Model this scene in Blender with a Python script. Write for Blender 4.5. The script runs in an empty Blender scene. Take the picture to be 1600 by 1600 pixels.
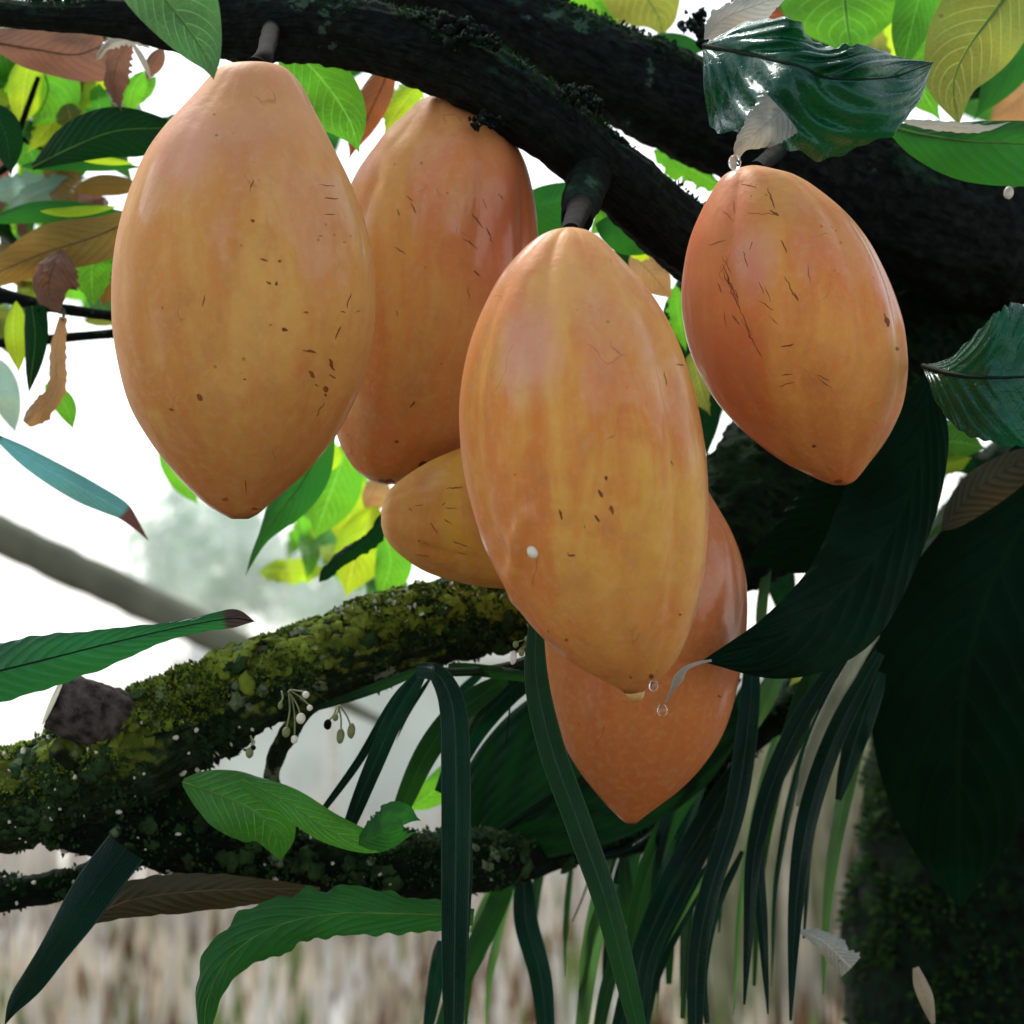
import bpy, math, random
import numpy as np
from mathutils import Vector, Matrix, noise
from mathutils.bvhtree import BVHTree
random.seed(7)
R = math.radians
scn = bpy.context.scene
col = scn.collection

# ------------------------------------------------------------------ camera
CAM = Vector((0, 0, 1.5)); PITCH = 3.0; HALF = 11.75
TH = math.tan(R(HALF))
FW = Vector((0, math.cos(R(PITCH)), math.sin(R(PITCH))))
RT = Vector((1, 0, 0)); UP = RT.cross(FW)
cd = bpy.data.cameras.new('camera'); cam = bpy.data.objects.new('camera', cd); col.objects.link(cam)
cd.sensor_width = 36; cd.lens = 18 / TH; cd.clip_start = .02; cd.clip_end = 2000
cam.location = CAM; cam.rotation_euler = (R(90 + PITCH), 0, 0)
cd.dof.use_dof = True; cd.dof.focus_distance = 1.18; cd.dof.aperture_fstop = 12.0
scn.camera = cam

def P(x, y, d):
    return CAM + FW * d + RT * ((x - 800) / 800 * d * TH) + UP * ((800 - y) / 800 * d * TH)
def S(d): return d * TH / 800

# ------------------------------------------------------------------ light
SUN_EL, SUN_AZ = 52, -28          # azimuth from +Y (ahead of the camera), negative = left
w = bpy.data.worlds.new('World'); scn.world = w; w.use_nodes = True
nt = w.node_tree; bg = nt.nodes['Background']
sky = nt.nodes.new('ShaderNodeTexSky'); sky.sky_type = 'NISHITA'; sky.sun_disc = False
sky.sun_elevation = R(SUN_EL); sky.sun_rotation = R(SUN_AZ)
sky.dust_density = 1.2; sky.air_density = 1.0; sky.ozone_density = 1.0
hs = nt.nodes.new('ShaderNodeHueSaturation'); hs.inputs['Saturation'].default_value = .22
nt.links.new(sky.outputs[0], hs.inputs['Color']); nt.links.new(hs.outputs[0], bg.inputs[0])
bg.inputs[1].default_value = .12
sl = bpy.data.lights.new('sun', 'SUN'); so = bpy.data.objects.new('sun', sl); col.objects.link(so)
sl.energy = 1.5; sl.angle = R(12); sl.color = (1, .95, .86)
sd = Vector((math.sin(R(SUN_AZ)) * math.cos(R(SUN_EL)), math.cos(R(SUN_AZ)) * math.cos(R(SUN_EL)), math.sin(R(SUN_EL))))
so.rotation_euler = sd.to_track_quat('Z', 'Y').to_euler()
scn.view_settings.view_transform = 'Standard'; scn.view_settings.look = 'None'
scn.view_settings.gamma = 1; scn.view_settings.use_curve_mapping = False
scn.view_settings.exposure = 1.1

# ------------------------------------------------------------------ object helpers
def mesh(name, V, F, mat, parent=None, uv=None, smooth=True, kind=None, label=None):
    V = [Vector(v) for v in V]
    c = Vector((0, 0, 0))
    for v in V: c += v
    c /= max(1, len(V))
    me = bpy.data.meshes.new(name)
    me.from_pydata([v - c for v in V], [], F)
    if uv:
        l = me.uv_layers.new(name='UVMap')
        vi = np.zeros(len(me.loops), dtype=np.int32); me.loops.foreach_get('vertex_index', vi)
        l.data.foreach_set('uv', np.array(uv, dtype=np.float32)[vi].ravel())
    if smooth: me.polygons.foreach_set('use_smooth', [True] * len(me.polygons))
    me.update()
    if mat: me.materials.append(mat)
    o = bpy.data.objects.new(name, me); col.objects.link(o)
    if parent:
        base = Vector((0, 0, 0)); q = parent
        while q: base += q.location; q = q.parent
        o.parent = parent; o.location = c - base
    else: o.location = c
    if kind: o['kind'] = kind
    if label: o['label'] = label
    return o
def tag(o, label=None, cat=None, group=None, kind=None):
    if label: o['label'] = label
    if cat: o['category'] = cat
    if group: o['group'] = group
    if kind: o['kind'] = kind
    return o
def thing(name, label, cat, loc, group=None):
    o = bpy.data.objects.new(name, None); col.objects.link(o); o.location = loc
    o.empty_display_size = .02
    return tag(o, label, cat, group)

def crom(pts, n):
    """Catmull-Rom resampling of tuples, arc-length-ish by chord."""
    a = np.array(pts, float)
    if len(a) == 2: a = np.array([a[0], (a[0] + a[1]) / 2, a[1]])
    t = np.concatenate([[0], np.cumsum(np.maximum(1e-9, np.linalg.norm(np.diff(a[:, :2], axis=0), axis=1)))])
    m = np.zeros_like(a)
    for i in range(len(a)):
        j, k = max(0, i - 1), min(len(a) - 1, i + 1)
        m[i] = (a[k] - a[j]) / (t[k] - t[j])
    out = []
    for s in np.linspace(0, t[-1], n):
        i = min(len(a) - 2, int(np.searchsorted(t, s, side='right') - 1)); i = max(0, i)
        h = t[i + 1] - t[i]; q = (s - t[i]) / h
        out.append((2*q**3-3*q*q+1)*a[i] + (q**3-2*q*q+q)*h*m[i] + (-2*q**3+3*q*q)*a[i+1] + (q**3-q*q)*h*m[i+1])
    return np.array(out)

# ------------------------------------------------------------------ materials
class NT:
    def __init__(s, name):
        s.m = bpy.data.materials.new(name); s.m.use_nodes = True; s.t = s.m.node_tree
        s.t.nodes.clear(); s.out = s.t.nodes.new('ShaderNodeOutputMaterial')
    def n(s, typ, **k):
        x = s.t.nodes.new('ShaderNode' + typ)
        for a, b in k.items(): setattr(x, a, b)
        return x
    def l(s, a, b): s.t.links.new(a, b)
    def put(s, sock, v):
        if hasattr(v, 'links') or isinstance(v, bpy.types.NodeSocket): s.l(v, sock)
        else:
            if isinstance(v, (tuple, list)) and len(v) == 3 and sock.type == 'RGBA': v = (*v, 1)
            sock.default_value = v
    def math(s, op, a, b=None, c=None, clamp=False):
        x = s.n('Math', operation=op, use_clamp=clamp); s.put(x.inputs[0], a)
        if b is not None: s.put(x.inputs[1], b)
        if c is not None: s.put(x.inputs[2], c)
        return x.outputs[0]
    def mix(s, f, a, b, blend='MIX'):
        x = s.n('Mix', data_type='RGBA', blend_type=blend); s.put(x.inputs[0], f); s.put(x.inputs[6], a); s.put(x.inputs[7], b)
        return x.outputs[2]
    def ramp(s, f, lo, hi):
        x = s.n('MapRange', interpolation_type='SMOOTHSTEP'); s.put(x.inputs[0], f); s.put(x.inputs[1], lo); s.put(x.inputs[2], hi)
        return x.outputs[0]
    def noise(s, vec, scale, detail=4, rough=.55, dist=0):
        x = s.n('TexNoise'); s.l(vec, x.inputs['Vector']); s.put(x.inputs['Scale'], scale)
        x.inputs['Detail'].default_value = detail; x.inputs['Roughness'].default_value = rough; x.inputs['Distortion'].default_value = dist
        return x.outputs[0]
    def vor(s, vec, scale, feat='F1', out=0):
        x = s.n('TexVoronoi', feature=feat); s.l(vec, x.inputs['Vector']); s.put(x.inputs['Scale'], scale)
        return x.outputs[out]
    def mapv(s, vec, sc):
        x = s.n('Mapping'); s.l(vec, x.inputs[0]); x.inputs['Scale'].default_value = sc
        return x.outputs[0]
    def bump(s, h, st, dist=.001):
        x = s.n('Bump'); x.inputs['Strength'].default_value = st; x.inputs['Distance'].default_value = dist; s.l(h, x.inputs['Height'])
        return x.outputs[0]

def leaf_mat(name, base, trans, vein=None, rough=.4, tw=.45, nv=11, kv=3.2, edge=None, spots=0, straps=False, tip=None, tipat=.86, sheen=.5, veinw=.06, veinamt=.7, vlight=.45):
    T = NT(name); uv = T.n('UVMap').outputs[0]; sep = T.n('SeparateXYZ'); T.l(uv, sep.inputs[0])
    u, v = sep.outputs[0], sep.outputs[1]
    av = T.math('ABSOLUTE', T.math('SUBTRACT', T.math('MULTIPLY', v, 2), 1))
    oc = T.n('TexCoord').outputs['Object']
    inf = T.n('ObjectInfo').outputs['Random']
    big = T.noise(oc, 22, 3); fine = T.noise(oc, 160, 4)
    if straps:
        st = T.math('SINE', T.math('MULTIPLY', v, 95)); vm = T.math('MULTIPLY', T.ramp(st, .3, 1), .35)
        mid = T.ramp(av, .09, .03); vm = T.math('MAXIMUM', T.math('MAXIMUM', vm, mid), T.math('MULTIPLY', T.ramp(av, .9, .97), 1.4)); h = st
    else:
        c = T.math('SUBTRACT', T.math('MULTIPLY', u, nv), T.math('MULTIPLY', T.math('POWER', av, 1.25), kv))
        c = T.math('ADD', c, T.math('MULTIPLY', T.noise(oc, 30, 2), .5))
        fr = T.math('ABSOLUTE', T.math('SUBTRACT', T.math('FRACT', c), .5))
        ln = T.math('MULTIPLY', T.ramp(fr, veinw, .012), T.ramp(av, 1, .5))
        net = T.ramp(T.vor(oc, 210, 'DISTANCE_TO_EDGE'), .06, 0)
        mid = T.ramp(av, .05, .02)
        vm = T.math('MAXIMUM', T.math('MAXIMUM', ln, mid), T.math('MULTIPLY', net, .22))
        h = T.math('ADD', T.math('MULTIPLY', T.ramp(fr, .4, 0), -1.6), T.math('MULTIPLY', net, -.25))
    vein = vein or tuple(min(1, c * 2.6 + .03) for c in base)
    vt = tuple(min(1, c * vlight + (.06 if vlight > 1 else 0)) for c in trans)
    b2 = tuple(c * .55 for c in base); t2 = (trans[0] * 1.5, trans[1] * 1.12, trans[2] * .8)
    f1 = T.ramp(big, .35, .68)
    bc = T.mix(f1, base, b2); tc = T.mix(f1, trans, t2)
    pt = T.ramp(T.noise(oc, 9, 2), .5, .6); tc = T.mix(T.math('MULTIPLY', pt, .45), tc, tuple(c * .4 for c in trans))  # sun patches painted into the transmitted colour
    vmm = T.math('MULTIPLY', vm, veinamt)
    bc = T.mix(vmm, bc, vein); tc = T.mix(vmm, tc, vt)
    bc = T.mix(T.math('MULTIPLY', T.ramp(fine, .45, .75), .3), bc, b2)
    if edge:
        e = T.ramp(T.math('ADD', av, T.math('MULTIPLY', T.noise(oc, 60, 3), .5)), 1.05, 1.3)
        bc = T.mix(e, bc, edge); tc = T.mix(e, tc, edge)
    if spots:
        sp = T.ramp(T.math('ADD', T.vor(oc, 70), T.math('MULTIPLY', T.noise(oc, 50, 2), .4)), .3, .24)
        sp = T.math('MULTIPLY', sp, spots); bc = T.mix(sp, bc, (.05, .03, .015)); tc = T.mix(sp, tc, (.03, .015, .005))
    if tip:
        e = T.ramp(T.math('ADD', u, T.math('MULTIPLY', T.noise(oc, 40, 3), .06)), tipat + .015, tipat + .04)
        bc = T.mix(e, bc, tip); tc = T.mix(e, tc, tuple(c * .6 for c in tip))
    # age tint from one leaf to the next
    hsv = T.n('HueSaturation'); T.put(hsv.inputs['Value'], T.math('MULTIPLY_ADD', inf, .35, .82)); T.l(bc, hsv.inputs['Color']); bc = hsv.outputs[0]
    p = T.n('BsdfPrincipled'); T.l(bc, p.inputs['Base Color'])
    T.put(p.inputs['Roughness'], T.math('MULTIPLY_ADD', fine, .25, rough - .1)); p.inputs['Specular IOR Level'].default_value = sheen
    p.inputs['Specular Tint'].default_value = (.5, .9, .95, 1)
    nb = T.bump(h, .5, .0009); nb2 = T.n('Bump'); nb2.inputs['Strength'].default_value = .35; nb2.inputs['Distance'].default_value = .0006
    T.l(fine, nb2.inputs['Height']); T.l(nb, nb2.inputs['Normal']); T.l(nb2.outputs[0], p.inputs['Normal'])
    tr = T.n('BsdfTranslucent'); T.l(tc, tr.inputs[0])
    mx = T.n('MixShader'); mx.inputs[0].default_value = tw; T.l(p.outputs[0], mx.inputs[1]); T.l(tr.outputs[0], mx.inputs[2])
    T.l(mx.outputs[0], T.out.inputs[0])
    return T.m

def bark_mat(name, dark, mid, moss, mossamt, lich=0, lichcol=(.32, .38, .3), lo=.0):
    T = NT(name); oc = T.n('TexCoord').outputs['Object']; g = T.n('NewGeometry'); sp = T.n('SeparateXYZ'); T.l(g.outputs['Normal'], sp.inputs[0])
    uv = T.n('UVMap').outputs[0]
    n1 = T.noise(oc, 28, 6, .65); n2 = T.noise(oc, 150, 6, .7); n3 = T.noise(oc, 12, 4, .6)
    cr = T.noise(T.mapv(uv, (9, 60, 1)), 1, 6, .7, .6)
    c = T.mix(T.ramp(n2, .35, .7), dark, mid)
    c = T.mix(T.ramp(cr, .52, .38), c, tuple(x * .35 for x in dark))
    z = T.math('ADD', T.math('MULTIPLY', sp.outputs[2], .32), T.math('ADD', n1, T.math('MULTIPLY', n2, .4)))
    mm = T.ramp(z, .95 - mossamt, 1.12 - mossamt)
    mc = T.mix(T.ramp(n3, .4, .62), tuple(x * .45 for x in moss), moss)
    mc = T.mix(T.ramp(n2, .3, .75), tuple(x * .35 for x in moss), mc)
    c = T.mix(mm, c, mc)
    if lich:
        lm = T.math('MULTIPLY', T.ramp(T.math('ADD', T.noise(oc, 34, 5, .7), T.math('MULTIPLY', sp.outputs[2], .06)), .66 - lich, .70 - lich), .8)
        c = T.mix(lm, c, lichcol)
    p = T.n('BsdfPrincipled'); T.l(c, p.inputs['Base Color']); p.inputs['Roughness'].default_value = .85; p.inputs['Specular IOR Level'].default_value = .1
    h = T.math('ADD', T.math('MULTIPLY', n2, .7), T.math('ADD', T.math('MULTIPLY', cr, .7), n1))
    T.l(T.bump(h, 1, .005), p.inputs['Normal']); T.l(p.outputs[0], T.out.inputs[0])
    return T.m

def plain(name, c, rough=.6, var=.25, tw=0, sc=60, metal=0):
    T = NT(name); oc = T.n('TexCoord').outputs['Object']; n = T.noise(oc, sc, 5, .6)
    b = T.mix(T.ramp(n, .3, .7), tuple(x * (1 - var) for x in c), tuple(min(1, x * (1 + var)) for x in c))
    p = T.n('BsdfPrincipled'); T.l(b, p.inputs['Base Color']); p.inputs['Roughness'].default_value = rough; p.inputs['Specular IOR Level'].default_value = .15 if rough > .55 else .5
    T.l(T.bump(n, .4, .001), p.inputs['Normal'])
    if tw:
        tr = T.n('BsdfTranslucent'); T.l(b, tr.inputs[0]); mx = T.n('MixShader'); mx.inputs[0].default_value = tw
        T.l(p.outputs[0], mx.inputs[1]); T.l(tr.outputs[0], mx.inputs[2]); T.l(mx.outputs[0], T.out.inputs[0])
    else: T.l(p.outputs[0], T.out.inputs[0])
    return T.m

def glass(name):
    T = NT(name); p = T.n('BsdfPrincipled'); p.inputs['Transmission Weight'].default_value = 1; p.inputs['IOR'].default_value = 1.33
    p.inputs['Roughness'].default_value = .02; p.inputs['Base Color'].default_value = (.97, .99, 1, 1); T.l(p.outputs[0], T.out.inputs[0]); return T.m

def pod_mat(name, yel, ora, red, redside=0., pink=.35, patch=None, yx=0):
    T = NT(name); uv = T.n('UVMap').outputs[0]; oc = T.n('TexCoord').outputs['Object']
    sep = T.n('SeparateXYZ'); T.l(uv, sep.inputs[0])
    so_ = T.n('SeparateXYZ'); T.l(oc, so_.inputs[0])
    wv = T.n('TexNoise'); T.l(oc, wv.inputs['Vector']); wv.inputs['Scale'].default_value = 24
    ws = T.n('VectorMath', operation='SCALE'); T.l(wv.outputs['Color'], ws.inputs[0]); ws.inputs['Scale'].default_value = .012
    wa = T.n('VectorMath', operation='ADD'); T.l(oc, wa.inputs[0]); T.l(ws.outputs[0], wa.inputs[1]); wc = wa.outputs[0]
    streak = T.noise(T.mapv(wc, (62, 62, 9)), 1, 5, .6, .3)
    big = T.noise(wc, 17, 3, .5); fine = T.noise(oc, 260, 4, .6); mott = T.noise(wc, 70, 5, .65)
    wet = T.ramp(T.noise(T.mapv(wc, (30, 30, 14)), 1, 3, .5, .4), .5, .62)
    c = T.mix(T.ramp(T.math('ADD', streak, T.math('MULTIPLY_ADD', so_.outputs[0], -yx, T.math('MULTIPLY', T.math('SUBTRACT', big, .5), .6))), .33, .66), yel, ora)
    c = T.mix(T.math('MULTIPLY', T.ramp(T.noise(T.mapv(wc, (28, 28, 12)), 1, 3, .5), .46, .72), .6), c, red)
    # sky light painted in part: paler pinkish stalk end, deeper orange tip
    c = T.mix(T.math('MULTIPLY', T.ramp(T.math('ADD', sep.outputs[1], T.math('MULTIPLY', T.math('SUBTRACT', big, .5), .5)), .42, .02), .75 * pink), c, (.52, .24, .15))
    c = T.mix(T.math('MULTIPLY', T.ramp(T.math('ADD', sep.outputs[1], T.math('MULTIPLY', T.math('SUBTRACT', mott, .5), .5)), .5, .95), .6), c, tuple(x * .86 for x in red))
    c = T.mix(T.math('MULTIPLY', T.ramp(mott, .5, .75), .3), c, (.44, .26, .09))
    if patch:
        px_ = T.math('SUBTRACT', so_.outputs[0], patch[0]); pz_ = T.math('SUBTRACT', so_.outputs[2], patch[1])
        dd_ = T.math('SQRT', T.math('ADD', T.math('MULTIPLY', T.math('MULTIPLY', px_, px_), 2.2), T.math('MULTIPLY', T.math('MULTIPLY', pz_, pz_), .7)))
        dd_ = T.math('ADD', dd_, T.math('MULTIPLY', T.math('SUBTRACT', mott, .5), .02))
        c = T.mix(T.math('MULTIPLY', T.ramp(dd_, patch[2], patch[2] * .2), .6), c, (.6, .3, .24))
    # fine chalky grain
    c = T.mix(T.math('MULTIPLY', T.ramp(fine, .45, .7), .16), c, (.62, .42, .2))
    if redside:  # shadow side of the pod painted redder
        c = T.mix(T.math('MULTIPLY', T.ramp(T.math('ADD', T.math('MULTIPLY', so_.outputs[0], redside), T.math('MULTIPLY', T.math('SUBTRACT', big, .5), .06)), .0, .055), .75), c, (.5, .12, .045))
    # scuffs and hairline scratches
    dv = T.n('VectorMath', operation='ADD'); ns = T.n('TexNoise'); T.l(oc, ns.inputs['Vector']); ns.inputs['Scale'].default_value = 35
    vm = T.n('VectorMath', operation='SCALE'); T.l(ns.outputs['Color'], vm.inputs[0]); vm.inputs['Scale'].default_value = .03
    T.l(oc, dv.inputs[0]); T.l(vm.outputs[0], dv.inputs[1])
    hair = T.ramp(T.vor(T.mapv(dv.outputs[0], (34, 34, 12)), 1.0, 'DISTANCE_TO_EDGE'), .012, .003)
    hm = T.math('MULTIPLY', T.math('MULTIPLY', hair, T.ramp(T.noise(oc, 38, 3), .58, .66)), .5)
    c = T.mix(hm, c, (.2, .06, .02))
    dots = T.math('MULTIPLY', T.ramp(T.vor(oc, 130), .14, .08), T.ramp(T.noise(oc, 30, 2), .55, .63))
    c = T.mix(T.math('MULTIPLY', dots, .6), c, (.16, .05, .018))
    # dark dried cap at the very tip
    c = T.mix(T.ramp(T.math('ADD', sep.outputs[1], T.math('MULTIPLY', mott, .04)), 1.002, 1.03), c, (.09, .04, .02))
    # large soft bruises
    c = T.mix(T.math('MULTIPLY', T.ramp(T.noise(oc, 48, 5, .7), .56, .7), .3), c, (.38, .16, .05))
    hv = T.n('HueSaturation'); hv.inputs['Value'].default_value = .98; hv.inputs['Saturation'].default_value = .97; T.l(c, hv.inputs['Color']); c = hv.outputs[0]
    p = T.n('BsdfPrincipled'); T.l(c, p.inputs['Base Color'])
    T.put(p.inputs['Roughness'], T.math('ADD', T.math('MULTIPLY', mott, .25), T.math('MULTIPLY_ADD', wet, -.24, .42)))
    T.put(p.inputs['Specular IOR Level'], T.math('MULTIPLY_ADD', wet, .3, .15))
    p.inputs['Subsurface Weight'].default_value = .12; p.inputs['Subsurface Radius'].default_value = (.006, .0025, .001); p.inputs['Subsurface Scale'].default_value = 1
    T.put(p.inputs['Coat Weight'], T.math('MULTIPLY', wet, .3)); p.inputs['Coat Roughness'].default_value = .12
    h = T.math('ADD', T.math('MULTIPLY', streak, .8), T.math('ADD', T.math('MULTIPLY', mott, .35), T.math('MULTIPLY', fine, .12)))
    T.l(T.bump(h, .55, .002), p.inputs['Normal']); T.l(p.outputs[0], T.out.inputs[0])
    return T.m

M = {}
M['green'] = leaf_mat('leaf_green', (.014, .06, .018), (.035, .26, .03), sheen=.22, tw=.4)
M['soft'] = leaf_mat('leaf_soft_green', (.05, .13, .055), (.09, .3, .07), sheen=.3, tw=.45, vlight=1.7)
M['mid'] = leaf_mat('leaf_mid_green', (.03, .11, .022), (.075, .36, .03), sheen=.35, tw=.5, spots=.2, vlight=1.7)
M['bright'] = leaf_mat('leaf_bright', (.05, .15, .025), (.17, .62, .03), tw=.55, sheen=.35, spots=.25, vlight=1.7)
M['lime'] = leaf_mat('leaf_lime', (.17, .27, .03), (.5, .85, .03), tw=.6, sheen=.3, vlight=1.7)
M['yellow'] = leaf_mat('leaf_yellow_olive', (.14, .17, .04), (.32, .40, .06), tw=.5, spots=.4, sheen=.3, vlight=1.7)
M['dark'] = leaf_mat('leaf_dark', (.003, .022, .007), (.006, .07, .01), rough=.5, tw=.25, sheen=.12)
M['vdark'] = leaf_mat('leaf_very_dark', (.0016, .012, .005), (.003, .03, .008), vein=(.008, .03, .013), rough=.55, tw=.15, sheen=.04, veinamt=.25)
M['gloss'] = leaf_mat('leaf_wet_glossy', (.001, .055, .024), (.01, .11, .02), rough=.24, tw=.15, sheen=.45, nv=9, spots=.3, vein=(.01, .06, .05))
M['olive'] = leaf_mat('leaf_underside_olive', (.17, .125, .04), (.33, .22, .05), vein=(.1, .06, .02), tw=.45, sheen=.2)
M['mauve'] = leaf_mat('leaf_dry_mauve', (.2, .115, .085), (.26, .14, .1), vein=(.06, .035, .025), tw=.4, rough=.6, spots=.5, sheen=.2)
M['rust'] = leaf_mat('leaf_dry_rust', (.24, .09, .04), (.42, .15, .055), vein=(.06, .03, .02), tw=.45, rough=.6, sheen=.2)
M['straw'] = leaf_mat('leaf_dry_straw', (.45, .28, .14), (.6, .38, .17), vein=(.2, .12, .06), tw=.4, rough=.65)
M['pale'] = leaf_mat('leaf_pale', (.42, .43, .4), (.5, .52, .46), vein=(.25, .24, .22), tw=.35, rough=.3, sheen=.8)
M['aqua'] = leaf_mat('leaf_blue_sheen', (.10, .36, .42), (.14, .42, .42), tw=.4, rough=.3, tip=(.2, .08, .07), tipat=.8)
M['sky'] = leaf_mat('leaf_pale_blue_green', (.22, .38, .36), (.3, .5, .42), tw=.5, rough=.25, sheen=1)
M['long'] = leaf_mat('leaf_long_green', (.012, .09, .035), (.02, .2, .045), tw=.4, rough=.35, tip=(.07, .04, .035), tipat=.905, nv=16, kv=2.6, sheen=.4, veinamt=.25)
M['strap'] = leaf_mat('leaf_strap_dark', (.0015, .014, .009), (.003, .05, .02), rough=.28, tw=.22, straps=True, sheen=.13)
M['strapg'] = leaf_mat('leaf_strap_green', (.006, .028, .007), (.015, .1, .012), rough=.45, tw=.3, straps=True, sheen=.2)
M['strapb'] = leaf_mat('leaf_strap_bright', (.04, .1, .035), (.09, .26, .06), rough=.4, tw=.4, straps=True, sheen=.3)
M['brownleaf'] = leaf_mat('leaf_bronze', (.05, .05, .025), (.09, .07, .025), vein=(.03, .03, .015), tw=.35, rough=.45, nv=14, kv=2.6, sheen=.25)
M['rib_dark'] = plain('midrib_dark', (.004, .014, .007), .8)
M['rib_green'] = plain('midrib_green', (.14, .3, .07), .6, tw=.5)
M['rib_brown'] = plain('midrib_brown', (.12, .07, .04), .6)
M['bark'] = bark_mat('bark_dark', (.003, .006, .006), (.011, .018, .016), (.016, .055, .034), .13, lich=.03, lichcol=(.05, .11, .08))
M['bark_moss'] = bark_mat('bark_mossy', (.009, .022, .009), (.026, .05, .02), (.17, .24, .03), .29, lich=.05, lichcol=(.24, .3, .22))
M['bark_deep'] = bark_mat('bark_near_black', (.0016, .007, .003), (.004, .016, .007), (.010, .042, .009), .22, lich=.0, lichcol=(.1, .16, .1))  # near-black greenish bark
M['stub'] = plain('cut_wood', (.05, .045, .045), .9, .8, sc=120)
M['cutface'] = plain('cut_face', (.26, .27, .2), .85, .4)
M['moss'] = plain('moss_bright', (.16, .23, .03), .9, .4, tw=.35)
M['moss_dk'] = plain('moss_dark', (.006, .028, .006), .95, .5, tw=.2)
M['lichen'] = plain('lichen_pale', (.42, .48, .42), .9, .2)
M['moss_mid'] = plain('moss_mid', (.022, .055, .018), .95, .6, tw=.25)
M['lichen_g'] = plain('lichen_green_grey', (.09, .13, .07), .9, .35, sc=200)
M['white'] = plain('white_bud', (.75, .74, .68), .4, .1, tw=.3)
M['bud'] = plain('green_bud', (.16, .19, .07), .5, .3, tw=.2)
M['stalk'] = plain('pod_stalk', (.0015, .001, .0015), .95, .4)
M['nub'] = plain('pod_tip', (.45, .27, .09), .4, .25)
M['scar'] = plain('scab', (.2, .065, .02), .7, .5)
M['water'] = glass('water')
podmats = [
    pod_mat('pod_skin_ochre', (.58, .325, .07), (.53, .225, .045), (.47, .155, .036), pink=.8, patch=(-.021, .062, .030), yx=3.2),
    pod_mat('pod_skin_orange', (.56, .28, .055), (.54, .2, .036), (.5, .13, .034), redside=.8, patch=(-.03, .075, .024)),
    pod_mat('pod_skin_amber', (.64, .355, .06), (.58, .2, .03), (.53, .145, .03), pink=.5, patch=(-.026, .045, .026), yx=3.2),
    pod_mat('pod_skin_red_orange', (.62, .29, .05), (.59, .19, .034), (.54, .13, .032), redside=-.9, pink=.3, patch=(-.024, .024, .02), yx=2.5),
    pod_mat('pod_skin_golden', (.56, .31, .032), (.51, .215, .028), (.47, .165, .028)),
    pod_mat('pod_skin_deep', (.5, .17, .03), (.48, .14, .027), (.46, .115, .026)),
]
# ------------------------------------------------------------------ builders
def tube(name, path, mat, parent, seg=48, n=None, amp=.12, freq=26, cap=True, px=True, kind=None, label=None, ridge=0, fine=.03):
    """path: (x, y, depth, radius_px).  Returns object and its world verts/normals."""
    if n is None: n = 90
    q = crom(path, n)
    C = [P(a[0], a[1], a[2]) for a in q]; rad = [a[3] * S(a[2]) for a in q]
    V, F, UV, N = [], [], [], []
    ref = FW.copy(); off = random.uniform(0, 40)
    L = 0
    for i in range(n):
        t = (C[min(n-1, i+1)] - C[max(0, i-1)]).normalized()
        a = (ref - t * ref.dot(t)).normalized(); b = t.cross(a); ref = a
        if i: L += (C[i] - C[i-1]).length
        for k in range(seg):
            th = 2 * math.pi * k / seg
            d = a * math.cos(th) + b * math.sin(th)
            p0 = C[i] + d * rad[i]
            nn = noise.fractal(p0 * freq + Vector((off, 0, 0)), .9, 2.1, 4)
            n2 = noise.noise(p0 * freq * 7) * fine
            n3 = 0
            if ridge: n3 = ridge * abs(noise.noise(Vector((th * 2.6, L * 16, off))))
            r = rad[i] * (1 + amp * nn + n2 - n3)
            V.append(C[i] + d * r); UV.append((L * 8, k / seg)); N.append(d)
    for i in range(n - 1):
        for k in range(seg):
            k2 = (k + 1) % seg
            F.append((i*seg+k, i*seg+k2, (i+1)*seg+k2, (i+1)*seg+k))
    if cap:
        for e, base in ((0, 0), (n - 1, (n - 1) * seg)):
            V.append(C[e]); UV.append((0, 0)); c = len(V) - 1
            for k in range(seg):
                k2 = (k + 1) % seg
                F.append((base + k2, base + k, c) if e == 0 else (base + k, base + k2, c))
    o = mesh(name, V, F, mat, parent, UV, kind=kind, label=label)
    return o, V[:n*seg], N

def blob(p, r, squash=1.0, rings=6, seg=8, rough=.0, axis=None):
    V, F = [], []
    ax = (axis or Vector((0, 0, 1))).normalized(); a = ax.orthogonal().normalized(); b = ax.cross(a)
    for i in range(rings + 1):
        ph = math.pi * i / rings
        for k in range(seg):
            th = 2 * math.pi * k / seg
            rr = r * (1 + rough * random.uniform(-1, 1))
            V.append(p + (a * math.cos(th) + b * math.sin(th)) * math.sin(ph) * rr + ax * math.cos(ph) * rr * squash)
    for i in range(rings):
        for k in range(seg):
            k2 = (k+1) % seg; F.append((i*seg+k, (i+1)*seg+k, (i+1)*seg+k2, i*seg+k2))
    return V, F
def join(parts):
    V, F = [], []
    for v, f in parts:
        o = len(V); V += v; F += [tuple(i + o for i in q) for q in f]
    return V, F

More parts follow.
